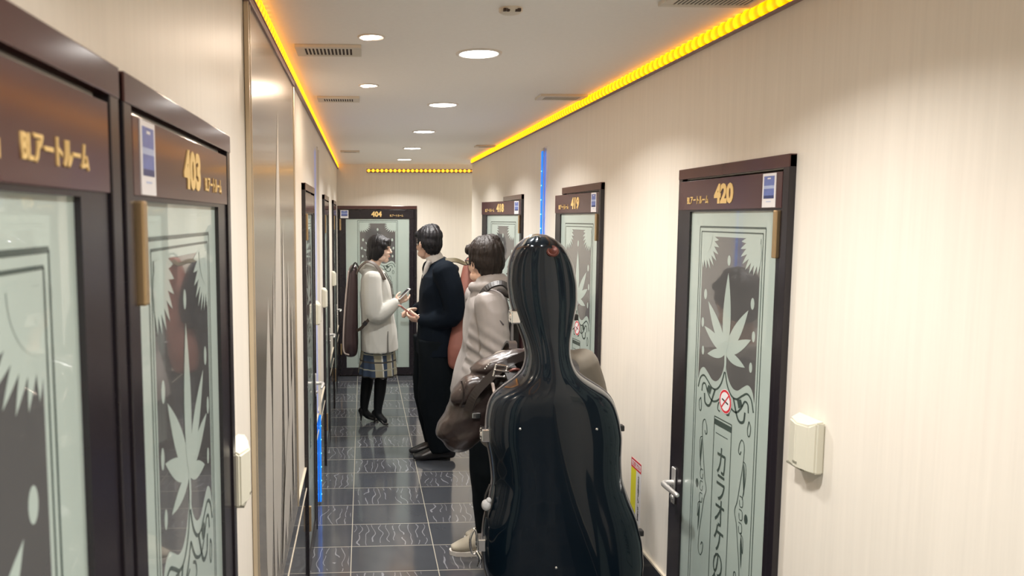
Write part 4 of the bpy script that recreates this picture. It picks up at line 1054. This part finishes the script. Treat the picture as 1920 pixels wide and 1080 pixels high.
b_ = obj('badge', bm, M_['badge'], cc, loc=p, smooth=True); b_.rotation_euler = (PI/2 - .55, 0, 0)
for z, a in ((1.118, 1.5*PI+.42), (1.122, 1.5*PI-.50), (.66, 1.5*PI-.1)):
    bm = bmesh.new(); ell(bm, shell_pt(z, a, .001), (.0048, .003, .0048), seg=10, ring=6); obj('rivet', bm, M_['chrome'], cc, smooth=True)
bm = bmesh.new(); q = shell_pt(1.715, PI+.55, .001)
tube(bm, [q, q+V((.012, -.012, .022)), q+V((.040, -.008, .030)), q+V((.055, .0, .018))], [.005]*4, seg=8); obj('top_loop', bm, M_['chrome'], cc, smooth=True)
bm = bmesh.new(); q = shell_pt(.875, PI, .006)
tube(bm, [q+V((0, -.02, .03)), q+V((-.018, -.03, -.015)), q+V((-.012, -.035, -.075))], [.004]*3, seg=6); obj('charm_cord', bm, M_['black_strap'], cc, smooth=True)
bm = bmesh.new(); q = shell_pt(.85, PI, .006)
ell(bm, q+V((-.012, -.045, -.005)), (.016, .016, .019)); ell(bm, q+V((-.004, -.048, .012)), (.009, .009, .010), seg=12, ring=8)
for v in bm.verts: v.co += v.co.normalized()*.0015*noise.noise(v.co*180)
obj('fur_charm', bm, M_['pompom'], cc, smooth=True)
bm = bmesh.new(); q = shell_pt(.735, PI, .006)
tube(bm, [q+V(p_) for p_ in ((-.030, -.030, .020), (-.042, -.032, -.015), (-.036, -.034, -.058), (-.024, -.034, -.062), (-.016, -.032, -.040), (-.022, -.030, .012), (-.030, -.030, .022))], [.0042]*7, seg=8)
tube(bm, [q+V(p_) for p_ in ((-.020, -.036, -.055), (-.008, -.04, -.080), (-.016, -.04, -.105))], [.006, .007, .004], seg=8)
obj('carabiner', bm, M_['chrome'], cc, smooth=True)
bm = bmesh.new()
for sx in (-1, 1): ribbon(bm, [(axis(1.22)+sx*.10, .085, .83), (axis(1.22)+sx*.115, .16, .875), (axis(1.22)+sx*.125, .30, .865), (axis(1.22)+sx*.13, .36, .80)], .05, .010, (0, -.3, 1), sub=6)
obj_split('carry_strap', bm, M_['black_strap'], cc)

# ---- leather bag hanging at the left of the cello case
lb = empty('leather_bag', (.42, 2.72, .93), 0, 'slouchy dark brown leather bag hanging left of the cello case', 'bag')
of4 = V((.42, 2.72, .93))
def pillow(bm, outline, yc, half, drop=0.0):
    """soft closed cushion with the given xz outline, thickest in the middle"""
    n = len(outline); c = V((sum(a for a, b in outline)/n, 0, sum(b for a, b in outline)/n)); rows = []
    P = catmull([V((a, 0, b)) for a, b in outline + outline[:1]], 3)[:-1]
    for k, sc_ in ((-1, .35), (-.93, .62), (-.72, .84), (-.35, .97), (0, 1), (.35, .97), (.72, .84), (.93, .62), (1, .35)):
        rows.append([bm.verts.new(V((c.x+(q.x-c.x)*sc_, yc + k*half, c.z+(q.z-c.z)*sc_))) for q in P])
    m = len(P)
    for A, B in zip(rows, rows[1:]):
        for a in range(m): bm.faces.new((A[a], A[(a+1) % m], B[(a+1) % m], B[a]))
    bm.faces.new(list(reversed(rows[0]))); bm.faces.new(rows[-1])
bm = bmesh.new()
pillow(bm, [(.600, 1.285), (.53, 1.283), (.445, 1.240), (.372, 1.208), (.325, 1.155), (.300, 1.095), (.275, 1.044), (.262, 1.00), (.293, .968), (.334, .932), (.378, .938), (.42, .971), (.464, 1.021), (.503, 1.102), (.562, 1.183)], 2.755, .085)
pillow(bm, [(.597, 1.328), (.535, 1.325), (.428, 1.292), (.392, 1.268), (.380, 1.250), (.415, 1.238), (.448, 1.220), (.507, 1.225), (.584, 1.240), (.613, 1.290)], 2.715, .060)
pillow(bm, [(.445, 1.245), (.371, 1.236), (.338, 1.207), (.309, 1.166), (.315, 1.135), (.358, 1.125), (.390, 1.160), (.440, 1.185), (.490, 1.222)], 2.700, .050)
for v in bm.verts: v.co -= of4
def bagw(q0):
    q = q0 + of4
    a = q.x*.80 + q.z*.60; b = q.z*.80 - q.x*.60           # along / across the drape of the leather
    w_ = noise.noise(V((a*5, b*5, 1.3)))*.5
    fold = math.sin((b*58 + a*16) + w_*7)*.5 + .5
    k = .5 + .5*noise.noise(V((a*7, b*3, 4.4)))
    return .0075*(fold**2.2)*k - .003 + .0022*(ridged(q, 20) - .5)
blob('body', bm, M_['leather'], lb, .006, 6, wrinkle=bagw)
bm = bmesh.new()
ribbon(bm, [V(p)-of4 for p in ((.580, 2.645, 1.318), (.523, 2.635, 1.298), (.478, 2.632, 1.268), (.435, 2.638, 1.228), (.390, 2.640, 1.175), (.368, 2.650, 1.115))], .030, .007, (-.3, -1, .4), sub=6)
obj('flap_strap', bm, M_['leather_dark'], lb)
bm = bmesh.new()
ribbon(bm, [V(p)-of4 for p in ((.345, 2.650, 1.225), (.352, 2.645, 1.195), (.352, 2.648, 1.16), (.340, 2.655, 1.13))], .006, .005, (-.2, -1, .2), sub=5)
obj('stitched_seam', bm, M_['leather_dark'], lb)
q = V((.478, 2.622, 1.268))-of4
bm = bmesh.new()
ring_ = [(-.024, -.020), (.016, -.024), (.026, .012), (-.014, .020)]
for k in range(4):
    a, b = ring_[k], ring_[(k+1) % 4]; tube(bm, [q+V((a[0], 0, a[1])), q+V((b[0], -.002, b[1]))], [.0042, .0042], seg=8, sub=1)
tube(bm, [q+V((-.020, -.003, .002)), q+V((.030, -.004, -.006))], [.0036, .0036], seg=8, sub=1)
blob('buckle', bm, M_['chrome'], lb, .0016, 1)
bm = bmesh.new()
for i in range(4): ell(bm, q+V((-.052+.006*i, .006, .004+.007*i)), (.0035, .003, .0035), seg=8, ring=5)
obj_split('stud', bm, M_['chrome'], lb, smooth=True)
bm = bmesh.new()
q = V((.533, 2.625, 1.249))-of4
tube(bm, [q+V((.026*math.cos(t), -.004*math.sin(t), .021*math.sin(t))) for t in [2*PI*i/12 for i in range(13)]], [.006]*13, seg=8, sub=2)
tube(bm, [q+V((-.024, 0, -.008)), q+V((-.010, 0, -.008)), q+V((0, -.004, .008)), q+V((.011, 0, -.008)), q+V((-.010, 0, -.006))], [.004]*5, seg=6)
blob('ring', bm, M_['badge'], lb, .0018, 1)
bm = bmesh.new()
tube(bm, [V(p)-of4 for p in ((.455, 2.640, 1.215), (.462, 2.612, 1.178), (.485, 2.605, 1.165), (.512, 2.605, 1.190), (.540, 2.615, 1.212))], [.006]*5, seg=8); obj('handle_loop', bm, M_['piping'], lb, smooth=True)
bm = bmesh.new(); box(bm, -.016, .016, -.004, .004, -.010, .010, bev=.003); o_ = obj('clasp', bm, M_['chrome'], lb, loc=V((.402, 2.664, 1.095))-of4)
bm = bmesh.new()
ribbon(bm, [V(p)-of4 for p in ((.545, 2.73, 1.320), (.555, 2.79, 1.335), (.555, 2.86, 1.325), (.545, 2.96, 1.25), (.51, 2.97, 1.18))], .030, .008, (0, -.2, 1), sub=6)
obj('shoulder_strap', bm, M_['leather_dark'], lb)
for root in (wo, su, gy, ca):                 # their meshes were laid out in room coordinates
    for ch in root.children: ch.location = ch.location - root.location
#PEND#
# ------------------------------------------------------------------ camera, world, view
cam = bpy.data.cameras.new('camera'); co = bpy.data.objects.new('camera', cam); C.objects.link(co)
F = 1430.0; cam.sensor_width = 36; cam.lens = F/1920*36; cam.shift_x = (960-755)/1920
th = math.atan(131/F); ps = math.atan(74*math.cos(th)/F)
co.location = (0, 0, 1.8); co.rotation_euler = (PI/2-th, 0, -ps)
cam.clip_start = .02
cam.dof.use_dof = True; cam.dof.focus_distance = 4.0; cam.dof.aperture_fstop = 7.0
sc = bpy.context.scene; sc.camera = co
w = bpy.data.worlds.new('world'); sc.world = w; w.use_nodes = True
w.node_tree.nodes['Background'].inputs[0].default_value = (1, .95, .9, 1); w.node_tree.nodes['Background'].inputs[1].default_value = .05
vs = sc.view_settings; vs.view_transform = 'Standard'; vs.look = 'None'; vs.gamma = 1; vs.use_curve_mapping = False
vs.exposure = 0.34
